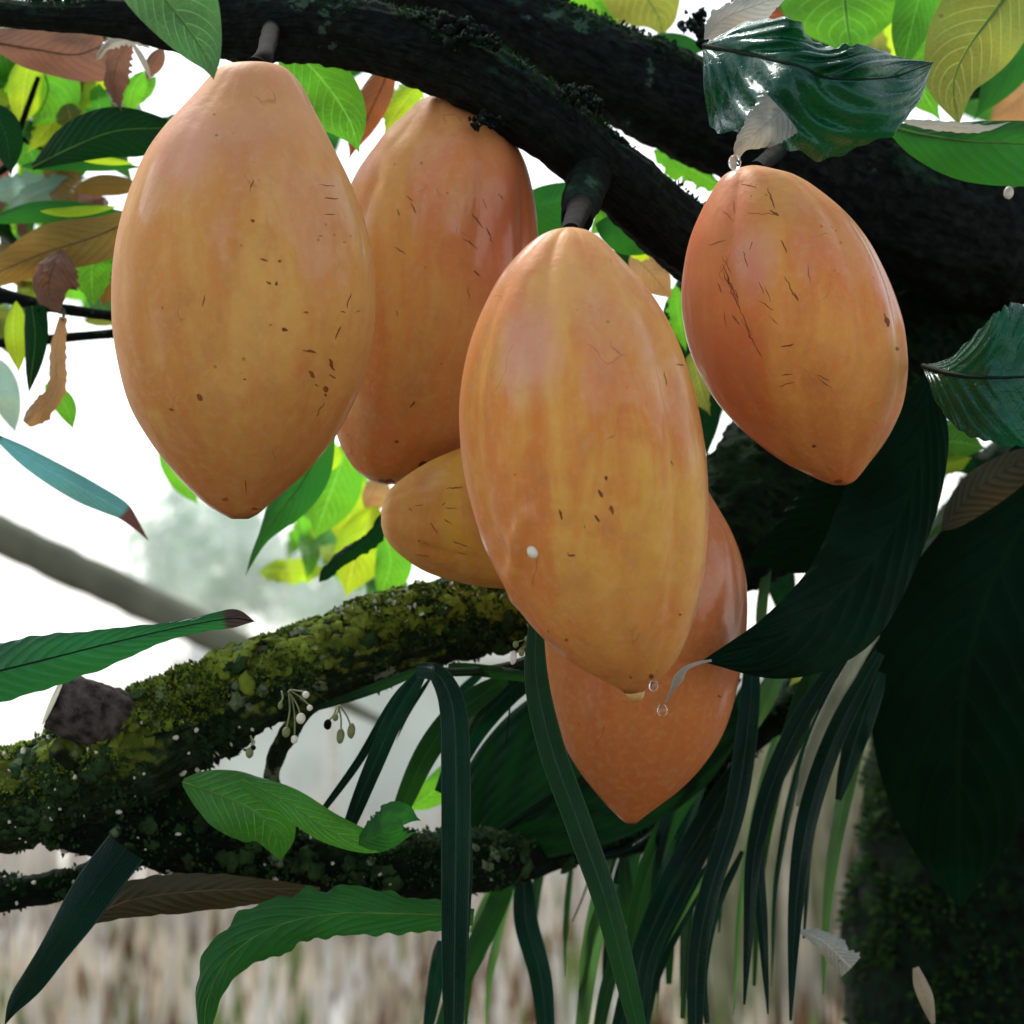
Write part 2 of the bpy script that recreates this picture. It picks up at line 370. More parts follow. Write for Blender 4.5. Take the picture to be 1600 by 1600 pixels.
def leaf(parent, mid, prof, mat, tilt=0, cup=.25, wave=.05, jag=.0, rib=None, label=None, nu=None, nv=14, quilt=.03, name='leaf', nveins=11, kv=3.2, seed=None, fold=0., fwid=9):
    """mid: (px, py, depth) midrib; prof: (t, a, b) half widths in px on the two sides."""
    d0 = sum(m[2] for m in mid) / len(mid); s = S(d0)
    if nu is None: nu = 44
    q = crom(mid, nu); C = [P(*a) for a in q]
    pr = np.array(prof, float); rs = random.Random(seed if seed is not None else int(mid[0][0] * 7 + mid[0][1] * 13))
    V, UV, F = [], [], []; off = Vector((rs.uniform(0, 50), rs.uniform(0, 50), 0))
    pc = crom([(a[0] * 100, 0, a[1], a[2]) for a in prof], 60) if len(prof) > 2 else None
    ph = rs.uniform(0, 6)
    for i in range(nu):
        t = i / (nu - 1)
        if pc is not None:
            wa = np.interp(t * 100, pc[:, 0], pc[:, 2]); wb = np.interp(t * 100, pc[:, 0], pc[:, 3])
        else:
            wa = np.interp(t, pr[:, 0], pr[:, 1]); wb = np.interp(t, pr[:, 0], pr[:, 2])
        wa, wb = max(0, wa) * s, max(0, wb) * s
        T = (C[min(nu-1, i+1)] - C[max(0, i-1)])
        tx, ty = T.dot(RT), T.dot(UP); l = math.hypot(tx, ty) or 1
        side = RT * (-ty / l) + UP * (tx / l)          # to the left of the direction, seen from the camera
        for j in range(nv + 1):
            v = j / nv * 2 - 1; av = abs(v); wd = wa if v > 0 else wb
            jj = 1 + jag * noise.noise(Vector((t * 22, 3 if v > 0 else 9, ph))) * (av > .9) + jag * .6 * noise.noise(Vector((t * 7, 5 if v > 0 else 1, ph))) * av
            mw = max(wa, wb)
            dep = tilt * v * wd + cup * v * v * wd + fold * av * wd
            dep += wave * mw * math.sin(t * fwid + ph + (1.7 if v > 0 else 0)) * av ** 1.5 * 1.6
            dep += wave * mw * noise.noise(Vector((t * 6, v * 2, ph)) + off) * 1.2
            f = (t * nveins - av ** 1.25 * kv)
            dep -= quilt * mw * abs(math.sin(math.pi * f)) * math.sin(math.pi * min(1, av)) ** .5 * 1.0
            V.append(C[i] + side * (v * wd * jj) + FW * dep); UV.append((t, j / nv))
    for i in range(nu - 1):
        for j in range(nv):
            a = i * (nv + 1) + j; F.append((a, a + 1, a + nv + 2, a + nv + 1))
    o = mesh(name, V, F, mat, parent, UV, label=label)
    if rib:
        VV, FF = [], []; w0 = max(pr[:, 1].max(), pr[:, 2].max()) * s
        for i in range(nu):
            T = (C[min(nu-1, i+1)] - C[max(0, i-1)]).normalized(); a = (FW - T * FW.dot(T)).normalized(); b = T.cross(a)
            r = max(.00025, .04 * w0 * (1 - .8 * i / nu))
            mc = V[i * (nv + 1) + nv // 2]
            for k in range(6):
                th = math.pi * k / 3; VV.append(mc - FW * r * .2 + (a * math.cos(th) + b * math.sin(th)) * r)
        for i in range(nu - 1):
            for k in range(6):
                k2 = (k+1) % 6; FF.append((i*6+k, i*6+k2, (i+1)*6+k2, (i+1)*6+k))
        mesh('midrib', VV, FF, rib, o)
    return o

STD = [(0, 0, 0), (.1, .5, .5), (.28, .9, .9), (.48, 1, 1), (.68, .82, .82), (.84, .42, .42), (.93, .12, .12), (1, 0, 0)]
def std(a, b=None, fat=1.):
    b = a if b is None else b
    return [(t, x * a, y * b) for t, x, y in STD]
def strap(parent, mid, w, mat, tilt=.2, fold=.35, label=None, taper=.0, name='leaflet', base=.5):
    w *= .88
    pr = [(0, w * base, w * base), (.15, w * .92, w * .92), (.45, w, w), (.8, w * (.85 - .4 * taper), w * (.85 - .4 * taper)), (1, w * (.6 - .6 * taper), w * (.6 - .6 * taper))]
    return leaf(parent, mid, pr, mat, tilt=tilt, cup=0, wave=.12, quilt=0, fold=fold, nv=8, nu=50, label=label, name=name)

def moss_scatter(V, N, count, size, up=.0, filt=None, flat=False):
    """little leafy moss flakes standing on a bark surface"""
    VV, FF = [], []; idx = 0
    tries = 0
    while idx < count and tries < count * 12:
        tries += 1
        k = random.randrange(len(V)); p, n = V[k], N[k]
        if n.z < up + random.uniform(-.35, .35): continue
        if n.dot(FW) > .6: continue
        if noise.noise(p * 34) < -.12 + random.uniform(-.1, .1): continue
        if filt and not filt(p): continue
        idx += 1
        r = Vector((random.gauss(0, 1), random.gauss(0, 1), random.gauss(0, 1)))
        d = (n * (.25 if flat else 1.0) + r * (.5 if not flat else .5)).normalized()
        sdv = d.cross(r).normalized(); L = size * random.uniform(.5, 1.5); wdt = L * random.uniform(.25, .5)
        p = p + (V[(k + 1) % len(V)] - p) * random.random() * .9 + n * size * random.uniform(-.1, .15)
        b = len(VV)
        VV += [p - sdv * wdt * .5, p + d * L * .55 - sdv * wdt, p + d * L + n * L * .1, p + d * L * .5 + sdv * wdt]
        FF += [(b, b + 1, b + 2), (b, b + 2, b + 3)]
    return VV, FF
# ------------------------------------------------------------------ ground and far background
def quad_grid(name, x0, x1, y0, y1, z, n, mat, kind):
    V, F = [], []
    for i in range(n + 1):
        for j in range(n + 1):
            x = x0 + (x1 - x0) * i / n; y = y0 + (y1 - y0) * (j / n)
            V.append((x, y, z + .05 * noise.noise(Vector((x * .4, y * .4, 0))) * (abs(x) < 30 and abs(y) < 30)))
    for i in range(n):
        for j in range(n): a = i*(n+1)+j; F.append((a, a+n+1, a+n+2, a+1))
    return mesh(name, V, F, mat, kind=kind)
T = NT('ground_dry'); oc = T.n('TexCoord').outputs['Object']
gc = T.mix(T.ramp(T.noise(oc, 1.5, 6, .7), .35, .65), (.75, .74, .7), (.6, .58, .52))
gc = T.mix(T.ramp(T.noise(oc, .5, 3), .56, .75), gc, (.3, .32, .2))
ln = T.n('VectorMath', operation='LENGTH'); T.l(oc, ln.inputs[0])
gc = T.mix(T.ramp(T.math('ADD', ln.outputs['Value'], T.math('MULTIPLY', T.noise(oc, .8, 4), 1.5)), 7.2, 5.6), gc, T.mix(T.noise(oc, 9, 6, .7), (.055, .038, .02), (.13, .09, .045)))   # unseen dark litter zone added to cut light bouncing up onto the pods
p = T.n('BsdfPrincipled'); T.l(gc, p.inputs['Base Color']); p.inputs['Roughness'].default_value = .95; T.l(p.outputs[0], T.out.inputs[0])
quad_grid('ground', -400, 400, -400, 400, 0, 100, T.m, 'structure')

# pale plastered wall far behind
wall = thing('garden_wall', 'blurred pale grey plastered wall with lighter pillars far behind the tree', 'wall', (0, 14, 0))
MW = plain('plaster', (.62, .68, .64), .9, .2, sc=.9); MWP = plain('plaster_pillar', (.78, .78, .76), .9, .1, sc=2)
def box(name, c, h, mat, parent=None, **k):
    V = [(c[0]+sx*h[0], c[1]+sy*h[1], c[2]+sz*h[2]) for sx in (-1, 1) for sy in (-1, 1) for sz in (-1, 1)]
    F = [(0,1,3,2),(4,6,7,5),(0,4,5,1),(2,3,7,6),(0,2,6,4),(1,5,7,3)]
    return mesh(name, V, F, mat, parent, smooth=False, **k)
def X(px, d): return (px - 800) / 800 * d * TH
box('wall_panel', ((X(300, 14) + X(1900, 14)) / 2, 14, .7), ((X(1900, 14) - X(300, 14)) / 2, .1, .7), MW, wall)
box('coping', ((X(300, 14) + X(1900, 14)) / 2, 14, 1.44), ((X(1900, 14) - X(300, 14)) / 2, .16, .045), MWP, wall)
for px in (300, 900, 1300): box('pillar', (X(px, 13.8), 13.82, .7), (.11, .07, .7), MWP, wall)
def far_bush(label, px, py, d, w_, hgt, mat, cnt, lf):
    c = P(px, py, d); V, F = [], []; k = 0
    while k < cnt:
        q = Vector((random.uniform(-1, 1), random.uniform(-1, 1), random.uniform(-1, 1)))
        if q.length > 1 or noise.noise(q * 2.3 + Vector((px, 0, 0))) < -.1: continue
        k += 1; p0 = c + Vector((q.x * w_, q.y * w_ * .6, q.z * hgt))
        u_ = Vector((random.gauss(0, 1), random.gauss(0, 1), random.gauss(0, 1))).normalized(); v_ = u_.orthogonal().normalized() * lf * .45; u_ = u_ * lf
        b0 = len(V); V += [p0 - u_, p0 + v_, p0 + u_, p0 - v_]; F += [(b0, b0+1, b0+2, b0+3)]
    t = thing('far_bush', label, 'bush', Vector((c.x, c.y, 0)), 'pale bushes blurred far behind')
    mesh('foliage', V, F, mat, t, smooth=False)
    g = c - Vector((0, 0, hgt * .5)); sv, sf = [], []
    n_ = 8
    for (z, rr) in ((0, .04), (g.z, .025)):
        for q in range(n_): sv.append(Vector((c.x + math.cos(q * 2 * math.pi / n_) * rr, c.y + math.sin(q * 2 * math.pi / n_) * rr, z)))
    for q in range(n_): sf.append((q, (q + 1) % n_, n_ + (q + 1) % n_, n_ + q))
    mesh('trunk', sv, sf, MBk, t)
MBk = plain('bush_stem', (.6, .6, .55), .9)
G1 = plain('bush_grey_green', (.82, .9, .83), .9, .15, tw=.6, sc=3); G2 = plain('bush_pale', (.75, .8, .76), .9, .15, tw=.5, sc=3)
far_bush('pale grey green bush blurred behind the long green leaf', 330, 870, 11, .38, .36, G1, 900, .06)
far_bush('grey green bush blurred above the mossy limb', 520, 930, 12, .36, .3, G1, 800, .06)

# dry stalks
def dry_bank(name, y0, y1, x0, x1, cnt, h, mats, label):
    for mi, (mt, share, nm) in enumerate(mats):
        V, F = [], []
        for i in range(int(cnt * share)):
            y = random.uniform(y0, y1); x = random.uniform(x0, x1) * y; hh = h * random.uniform(.4, 1.15) * (1 + .35 * noise.noise(Vector((x * 2.2, y * .8, mi))))
            if mi and noise.noise(Vector((x * 5, y * 2.5, mi * 9))) < .12: continue
            wd = random.uniform(.008, .03); lx, ly = random.gauss(0, .09) * hh, random.gauss(0, .06) * hh
            b = len(V); an = random.uniform(-.7, .7); cx, cy = math.cos(an) * wd, math.sin(an) * wd
            V += [(x - cx, y - cy, 0), (x + cx, y + cy, 0), (x + lx*.4 + cx, y + ly*.4 + cy, hh * .6), (x + lx*.4 - cx, y + ly*.4 - cy, hh * .6), (x + lx, y + ly, hh)]
            F += [(b, b+1, b+2, b+3), (b+3, b+2, b+4)]
        o = mesh(nm, V, F, mt, smooth=False)
        tag(o, label[mi], 'dry stalks', kind='stuff')
dry_bank('dry_stalks', 7.2, 11, -.27, .27, 7000, .42, [
    (plain('stalk_beige', (.66, .58, .46), .9, .3, sc=3), .36, 'dry_stalks'), (plain('stalk_brown', (.16, .09, .045), .9, .4, sc=3), .5, 'brown_stalks'),
    (plain('stalk_white', (.75, .74, .7), .9, .15, sc=3), .8, 'bleached_stalks'), (plain('stalk_green', (.16, .22, .07), .9, .3, sc=3), .3, 'green_stalks')],
    ['blurred beige dry stalks along the bottom behind the leaves', 'blurred dark brown dry stalks low behind the leaves', 'blurred bleached white stalks low behind the leaves', 'blurred green weeds low among the dry stalks'])

dry_bank('dry_thicket', 7.6, 10, .085, .17, 2600, 1.25, [(plain('thicket_olive', (.24, .25, .15), .9, .3, sc=3), .5, 'dry_thicket'), (plain('thicket_beige', (.46, .42, .33), .9, .3, sc=3), .5, 'pale_thicket')],
    ['blurred tall olive thicket behind the drooping leaflets at right', 'blurred tall pale beige thicket stems behind the leaflets at right'])
dry_bank('low_weeds', 5.2, 6.6, .02, .2, 900, .16, [(plain('weed_green', (.12, .17, .06), .9, .4, sc=6), .7, 'low_weeds'), (plain('weed_pale', (.5, .5, .42), .9, .4, sc=6), .6, 'pale_weeds')],
    ['blurred low green weeds along the bottom edge at right', 'blurred pale weed tufts along the bottom edge at right'])
dry_bank('far_stalks', 9.5, 13, -.3, .3, 3000, .75, [(plain('far_stalk_beige', (.6, .56, .5), .9, .3, sc=3), .5, 'far_stalks')], ['faint pale stalks far behind along the foot of the wall'])
# blurred leaning poles / far limbs at left
far = thing('far_tree', 'blurred dark limbs of a farther tree slanting behind the long green leaf', 'tree', P(-900, 400, 4.5).xy.to_3d())
tube('trunk', [(-820, -400, 4.5, 90), (-700, 500, 4.5, 95), (-640, 1400, 4.5, 100), (-640, 2250, 4.5, 115)], M['bark_deep'], far, seg=20, n=50)
MB = plain('far_bark', (.11, .12, .085), .9, .3, sc=5)
tube('branch', [(-700, 560, 4.5, 40), (-300, 690, 4.3, 34), (0, 835, 4.1, 31), (200, 930, 4, 29), (380, 1015, 3.9, 25), (520, 1090, 3.85, 12), (600, 1130, 3.8, 6)], MB, far, seg=16, n=60)
# ------------------------------------------------------------------ the cacao tree
base = P(1530, 1600, 1.9); base.z = 0
tree = thing('cacao_tree', 'dark mossy fruiting tree with crossing limbs, stout trunk at lower right and large leaves', 'tree', base)
tr, TV, TN = tube('trunk', [(1560, 5000, 1.9, 240), (1550, 3600, 1.9, 220), (1535, 2300, 1.9, 208), (1530, 1700, 1.9, 210), (1540, 1450, 1.9, 216), (1575, 1250, 1.9, 222), (1606, 1120, 1.9, 238), (1640, 1010, 1.9, 250), (1730, 880, 1.9, 258), (1830, 720, 1.88, 240), (1850, 500, 1.85, 200), (1840, 300, 1.8, 150)],
    M['bark_deep'], tree, seg=110, n=420, amp=.05, freq=12, fine=.03)
b1, V1, N1 = tube('branch', [(-120, 5, 1.36, 22), (60, 25, 1.34, 24), (200, 26, 1.33, 36), (300, 34, 1.325, 54), (400, 38, 1.32, 62), (500, 42, 1.31, 60), (640, 75, 1.30, 58), (750, 120, 1.30, 58), (850, 190, 1.30, 56), (940, 262, 1.31, 54), (1030, 340, 1.33, 56), (1110, 400, 1.37, 60), (1210, 470, 1.45, 70), (1330, 520, 1.5, 90)],
    M['bark'], tree, seg=72, n=420, amp=.10, freq=30, ridge=.16, fine=.05)
b2, V2, N2 = tube('branch', [(480, -75, 1.42, 50), (640, -30, 1.42, 52), (800, 35, 1.42, 66), (950, 110, 1.42, 76), (1080, 165, 1.43, 84), (1200, 220, 1.45, 92), (1330, 290, 1.48, 108), (1480, 345, 1.5, 122), (1640, 400, 1.58, 130), (1830, 480, 1.85, 140)],
    M['bark'], tree, seg=88, n=420, amp=.09, freq=26, ridge=.14, fine=.045)
tube('branch', [(1840, 620, 1.86, 120), (1740, 540, 1.68, 128), (1600, 500, 1.6, 125), (1430, 520, 1.58, 125), (1320, 620, 1.56, 138), (1220, 760, 1.52, 120), (1080, 870, 1.46, 88), (950, 930, 1.42, 66), (860, 955, 1.41, 54)],
    M['bark_deep'], tree, seg=88, n=420, amp=.13, freq=34, ridge=.12, fine=.06)
b3, V3, N3 = tube('branch', [(1090, 880, 1.46, 66), (1000, 915, 1.43, 68), (920, 945, 1.41, 64), (820, 962, 1.40, 60), (700, 972, 1.38, 63), (560, 1012, 1.36, 66), (430, 1064, 1.34, 68), (320, 1115, 1.33, 76), (220, 1168, 1.32, 86), (110, 1222, 1.32, 78), (0, 1255, 1.32, 76), (-140, 1275, 1.32, 76)],
    M['bark_moss'], tree, seg=88, n=520, amp=.13, freq=34, ridge=.16, fine=.07)
b4, V4, N4 = tube('branch', [(90, 1250, 1.34, 74), (220, 1270, 1.34, 82), (330, 1312, 1.35, 64), (450, 1345, 1.36, 46), (560, 1352, 1.36, 48), (660, 1352, 1.37, 52), (760, 1345, 1.4, 48), (860, 1335, 1.46, 26), (1000, 1310, 1.48, 22), (1080, 1255, 1.48, 24), (1130, 1190, 1.48, 24), (1240, 1100, 1.5, 26), (1330, 1030, 1.53, 34), (1480, 930, 1.58, 60)],
    M['bark_deep'], tree, seg=64, n=420, amp=.13, freq=34, ridge=.1, fine=.06)
b5, V5, N5 = tube('branch', [(-90, 1405, 1.34, 24), (0, 1398, 1.34, 26), (60, 1388, 1.34, 25), (125, 1375, 1.35, 22), (210, 1335, 1.36, 20)], M['bark_deep'], tree, seg=36, n=120, amp=.2, freq=50, fine=.08)
tube('twig', [(500, 1085, 1.33, 13), (470, 1120, 1.33, 13), (440, 1165, 1.34, 15), (425, 1215, 1.35, 13), (445, 1262, 1.36, 12)], M['bark_moss'], tree, seg=20, n=60, amp=.2, freq=70)
tube('twig', [(935, 250, 1.31, 34), (912, 300, 1.28, 32), (900, 345, 1.24, 24)], M['bark'], tree, seg=24, n=40, amp=.15, freq=60)
# sawn stub on the mossy branch
st, _, _ = tube('cut_stub', [(270, 1175, 1.36, 60), (205, 1140, 1.33, 54), (150, 1118, 1.30, 51), (88, 1092, 1.295, 49)], M['stub'], tree, seg=60, n=60, amp=.05, freq=45, ridge=.16, fine=.05)
fc = P(88, 1092, 1.295); fd = (fc - P(150, 1118, 1.30)).normalized()
fa = fd.orthogonal().normalized(); fb = fd.cross(fa); Vc = [fc + fd * .002]; Fc = []
for k in range(40):
    th = math.pi * k / 20; r = 46 * S(1.295) * (1 + .05 * noise.noise(Vector((math.cos(th) * 2, math.sin(th) * 2, 1))))
    Vc.append(fc + fd * .0012 + (fa * math.cos(th) + fb * math.sin(th)) * r)
for k in range(40): Fc.append((0, 1 + k, 1 + (k + 1) % 40))
mesh('cut_face', Vc, Fc, M['cutface'], st)
tube('cut_stub', [(140, 1205, 1.31, 26), (108, 1178, 1.295, 22), (88, 1166, 1.29, 17)], M['bark_moss'], tree, seg=24, n=24, amp=.2, freq=60)

# knobbly flower cushions on the limbs
for (x, y, d, r) in [(665, 22, 1.285, 20), (700, 42, 1.27, 24), (735, 52, 1.27, 22), (768, 68, 1.27, 17), (752, 185, 1.27, 15), (770, 192, 1.27, 12), (905, 148, 1.275, 18), (925, 162, 1.28, 14), (890, 140, 1.28, 14), (1085, 30, 1.4, 22), (1100, 60, 1.4, 24), (960, 215, 1.3, 14)]:
    parts = []
    for k in range(16):
        c = P(x + random.gauss(0, r * .5), y + random.gauss(0, r * .4), d + random.uniform(0, .014))
        parts.append(blob(c, r * S(d) * random.uniform(.15, .42), rings=5, seg=7, rough=.5))
    V_, F_ = join(parts); mesh('flower_cushion', V_, F_, M['bark'], tree)

# moss and lichen on the limbs
V_, F_ = moss_scatter(V3, N3, 11000, .0024, up=.2, filt=lambda p: p.x < .06)
mesh('moss', V_, F_, M['moss'], tree, kind='stuff', label='yellow green moss on the upper side of the lower left limb')
V_, F_ = moss_scatter(V3 + V4 + V5, N3 + N4 + N5, 13000, .0026, up=-.7)
mesh('moss', V_, F_, M['moss_mid'], tree, kind='stuff')
V_, F_ = moss_scatter(V1 + V2, N1 + N2, 5000, .0024, up=.45)
mesh('moss', V_, F_, M['moss_dk'], tree, kind='stuff')
# uneven moss cushions and crust
for cushmat, cnt, lo, rr, nm in ((M['moss'], 380, .25, (.0022, .0062), 'moss'), (M['lichen_g'], 60, -.5, (.0022, .005), 'lichen'), (M['moss_mid'], 300, -.7, (.0022, .006), 'moss')):
    parts = []; tr_ = 0
    src = [(v, n) for v, n in zip(V3 + V4, N3 + N4) if v.x < .06 and n.dot(FW) < .35]
    while len(parts) < cnt and tr_ < cnt * 30:
        tr_ += 1
        v, n = random.choice(src)
        if n.z < lo + random.uniform(-.3, .3) or noise.noise(v * 26 + Vector((cnt, 0, 0))) < 0: continue
        if nm == 'moss' and cushmat == M['moss'] and v.z < 1.44: continue
        parts.append(blob(v + n * .0004, random.uniform(*rr), squash=random.uniform(.12, .3), rings=5, seg=11, rough=.5, axis=n + Vector((random.gauss(0, .15), random.gauss(0, .15), random.gauss(0, .15)))))
    V_, F_ = join(parts); mesh(nm, V_, F_, cushmat, tree, kind='stuff')
V_, F_ = moss_scatter(V3, N3, 900, .0035, up=.5, flat=True, filt=lambda p: -.11 < p.x < .02)
mesh('lichen', V_, F_, M['lichen'], tree, kind='stuff', label='pale grey lichen crust on top of the mossy limb')
TV2 = [(v, n) for v, n in zip(TV, TN) if v.z > 1.0]
V_, F_ = moss_scatter([a for a, _ in TV2], [b for _, b in TV2], 3000, .003, up=-1)
mesh('moss', V_, F_, M['moss_dk'], tree, kind='stuff', label='dark moss covering the trunk')
mc_ = P(1385, 1375, 1.9)
TV3 = [(v, n) for v, n in TV2 if n.dot(FW) < .1 and random.random() < 1.6 * math.exp(-(((v.x - mc_.x) / .05) ** 2 + ((v.z - mc_.z) / .09) ** 2) * (1 + .8 * noise.noise(v * 25)))]
V_, F_ = moss_scatter([a_ for a_, _ in TV3], [b_ for _, b_ in TV3], 1500, .005, up=-1)
mesh('moss', V_, F_, plain('moss_trunk_green', (.018, .055, .01), .9, .4, tw=.3), tree, kind='stuff', label='brighter green moss patch on the left side of the trunk')
# tiny white fungi on the lower limb
parts = []
allv = [(v, n) for v, n in zip(V3 + V4 + V5, N3 + N4 + N5) if n.dot(FW) < -.25 and v.x < -.0 and v.z < 1.46]
for k in range(95):
    v, n = random.choice(allv)
    parts.append(blob(v + n * .0012, random.uniform(.0005, .0016), squash=random.uniform(.5, 1.6), rings=4, seg=6, rough=.25, axis=Vector((random.gauss(0, 1), 0, random.gauss(0, 1)))))
V_, F_ = join(parts); mesh('fungus_fleck', V_, F_, M['white'], tree, kind='stuff', label='tiny white fungi scattered on the dark lower limb')
# ------------------------------------------------------------------ pods
def pod(rows, d, mat, label, furrow_phase=0, tilt=0, horiz=False, dtilt=0, stalk=None, ridge=.02, welts=(), scars=(), nub=None, seed=1):
    """rows: (y, left, right) outline rows in the picture; a horizontal pod swaps x and y."""
    n, seg = 110, 120
    q = crom([(a[0], 0, a[1], a[2]) for a in rows], 400)
    # resample by profile length so the ends are round
    L = np.concatenate([[0], np.cumsum(np.hypot(np.diff(q[:, 0]), np.diff((q[:, 3] - q[:, 2]) / 2)))])
    qq = np.array([[np.interp(s, L, q[:, c]) for c in range(4)] for s in np.linspace(0, L[-1], n)])
    y0, y1 = qq[0, 0], qq[-1, 0]
    V, UV, F = [], [], []; off = Vector((seed * 7.3, 0, 0))
    for i in range(n):
        y, _, l, r = qq[i]; t = (y - y0) / (y1 - y0); dd = d + dtilt * (t - .5)
        rad = max(0, (r - l) / 2) * S(dd); cx = (l + r) / 2
        c = P(y, cx, dd) if horiz else P(cx, y, dd)
        ea = UP if horiz else RT
        for k in range(seg):
            th = 2 * math.pi * k / seg
            dr = ea * math.cos(th) + FW * math.sin(th)
            f = abs(math.sin(5 * (th + furrow_phase + .25 * t)))          # ten ribs, rounded, with narrow furrows
            g = abs(math.sin(5 * (th + furrow_phase + .25 * t) + math.pi / 4 * 0))
            env = (math.sin(math.pi * min(1, max(0, t))) ** .5) * .75 + .6 * math.exp(-t * 16) + .2
            side = 1 - abs(math.cos(th)) ** 8                             # keep the traced outline
            rr = rad * (1 + side * (-ridge * env * (1 - f) ** 1.3 * (1.6 + 1.4 * noise.noise(Vector((th * .8, t * 2, seed)))) + .055 * noise.noise(Vector((math.cos(th) * 1.5, math.sin(th) * 1.5, t * 2.6)) + off) + .012 * noise.noise(Vector((math.cos(th) * 4, math.sin(th) * 4, t * 5)) + off)) + .006 * noise.noise(Vector((math.cos(th) * 5, math.sin(th) * 5, t * 9)) + off))
            for (wx, wy0, wy1, ww, wh) in welts:
                if wy0 < y < wy1 and math.sin(th) < 0:
                    px = cx + math.cos(th) * (r - l) / 2 - wx - 7 * math.sin(y * .031 + wx) - 3 * math.sin(y * .11)
                    rr += wh * S(dd) * math.exp(-(px / ww) ** 2) * math.sin(math.pi * (y - wy0) / (wy1 - wy0)) ** .6
            V.append(c + dr * rr); UV.append((k / seg, t))
    for i in range(n - 1):
        for k in range(seg):
            k2 = (k + 1) % seg; F.append((i*seg+k, i*seg+k2, (i+1)*seg+k2, (i+1)*seg+k))
    for e in (0, n - 1):
        y, _, l, r = qq[e]; c = P(y, (l+r)/2, d) if horiz else P((l+r)/2, y, d + dtilt * (-.5 if e == 0 else .5))
        V.append(c); UV.append((0, 0 if e == 0 else 1)); ci = len(V) - 1
        for k in range(seg):
            k2 = (k+1) % seg; F.append((e*seg+k2, e*seg+k, ci) if e == 0 else (e*seg+k, e*seg+k2, ci))
    top = V[-2]
    t_ = thing('cacao_pod', label, 'fruit', top, 'ripe orange pods hanging from the limbs')
    V = [Vector(v) for v in V]
    skin = mesh('pod_husk', V, F, mat, t_, UV)
    if stalk: tube('stalk', stalk, M['stalk'], t_, seg=24, n=40, amp=.12, freq=80)
    if nub:
        x, y, dd, r = nub
        pts = [(x, y - r * 1.6, dd, r * 1.0), (x, y - r * .6, dd, r * 1.05), (x + 1, y + r * .1, dd, r * .85), (x + 1, y + r * .5, dd, r * .45)]
        tube('tip', pts, M['nub'], t_, seg=24, n=20, amp=.06, freq=90)
    bv = BVHTree.FromPolygons(V, F)
    SV, SF = [], []
    def put(px, py, ln, ang, wd):
        m = max(3, int(ln / 5)); row = []
        for i in range(m + 1):
            s = (i / m - .5) * ln; wob = noise.noise(Vector((px, i * .6, py))) * min(3.5, ln * .12)
            ax, ay = math.cos(ang), math.sin(ang)
            ww = wd * math.sin(math.pi * (i + .5) / (m + 1)) * .5 * (1 + .9 * noise.noise(Vector((px * .37, i * 1.7, py * .41))))
            for sg in (-1, 0, 1):
                x = px + ax * s - ay * (wob + sg * ww); yy = py + ay * s + ax * (wob + sg * ww)
                dv = (P(x, yy, 1) - CAM).normalized(); h, nn, _, _ = bv.ray_cast(CAM, dv)
                if h is None: return
                if nn.dot(dv) > 0: nn = -nn
                row.append(h + nn * (.00022 if sg == 0 else .00004))
        b = len(SV); SV.extend(row)
        for i in range(m):
            for j in (0, 1): SF.append((b+i*3+j, b+i*3+j+1, b+i*3+4+j, b+i*3+3+j))
    for a in scars: put(*a)
    if SV: mesh('scab', SV, SF, M['scar'], t_, kind='stuff')
    return t_
def rnd_scars(n, x0, x1, y0, y1, ang, spread, l0, l1, w0, w1, seed):
    r = random.Random(seed)
    return [(r.uniform(x0, x1), r.uniform(y0, y1), r.uniform(l0, l1), ang + r.gauss(0, spread), r.uniform(w0, w1)) for _ in range(n)]

pod([(100, 372, 418), (104, 350, 440), (117, 332, 458), (140, 312, 475), (170, 285, 490), (200, 258, 506), (240, 230, 526), (290, 208, 550), (350, 190, 571), (410, 180, 583), (470, 177, 586), (530, 180, 582), (590, 191, 568), (640, 207, 547), (690, 236, 518), (730, 266, 485), (765, 297, 448), (790, 325, 418), (804, 348, 402), (811, 362, 388)],
    1.17, podmats[0], 'largest ochre orange pod at far left with a pinkish shoulder', .15, stalk=[(426, 30, 1.33, 14), (420, 62, 1.26, 14), (412, 90, 1.185, 14), (400, 108, 1.172, 20)], ridge=.009, welts=[(560, 380, 640, 14, 2)], seed=1,
    scars=[(395, 345, 7, .4, 5), (478, 488, 9, .1, 3), (484, 549, 22, .15, 4), (445, 515, 10, .3, 6), (518, 570, 20, 1.2, 5), (519, 588, 12, .6, 4), (509, 608, 10, 1.4, 7), (312, 621, 12, .9, 7), (268, 640, 8, .2, 5), (420, 442, 9, .5, 4), (432, 443, 7, 1.8, 5), (413, 406, 12, .3, 3), (437, 408, 6, 0, 4), (393, 290, 20, 1.9, 2), (511, 290, 25, .1, 1.5), (518, 310, 22, .1, 1.6), (515, 335, 16, 0, 1.5), (318, 470, 18, 1.8, 2), (500, 640, 26, 2.1, 2), (487, 585, 14, .9, 5), (384, 760, 20, 1.5, 2.5), (352, 780, 9, 0, 6), (400, 795, 16, 0, 4), (528, 520, 22, 2, 2.5), (545, 470, 24, 1.9, 2)] + rnd_scars(8, 380, 560, 350, 640, .5, .7, 4, 9, 1.5, 3, 3))
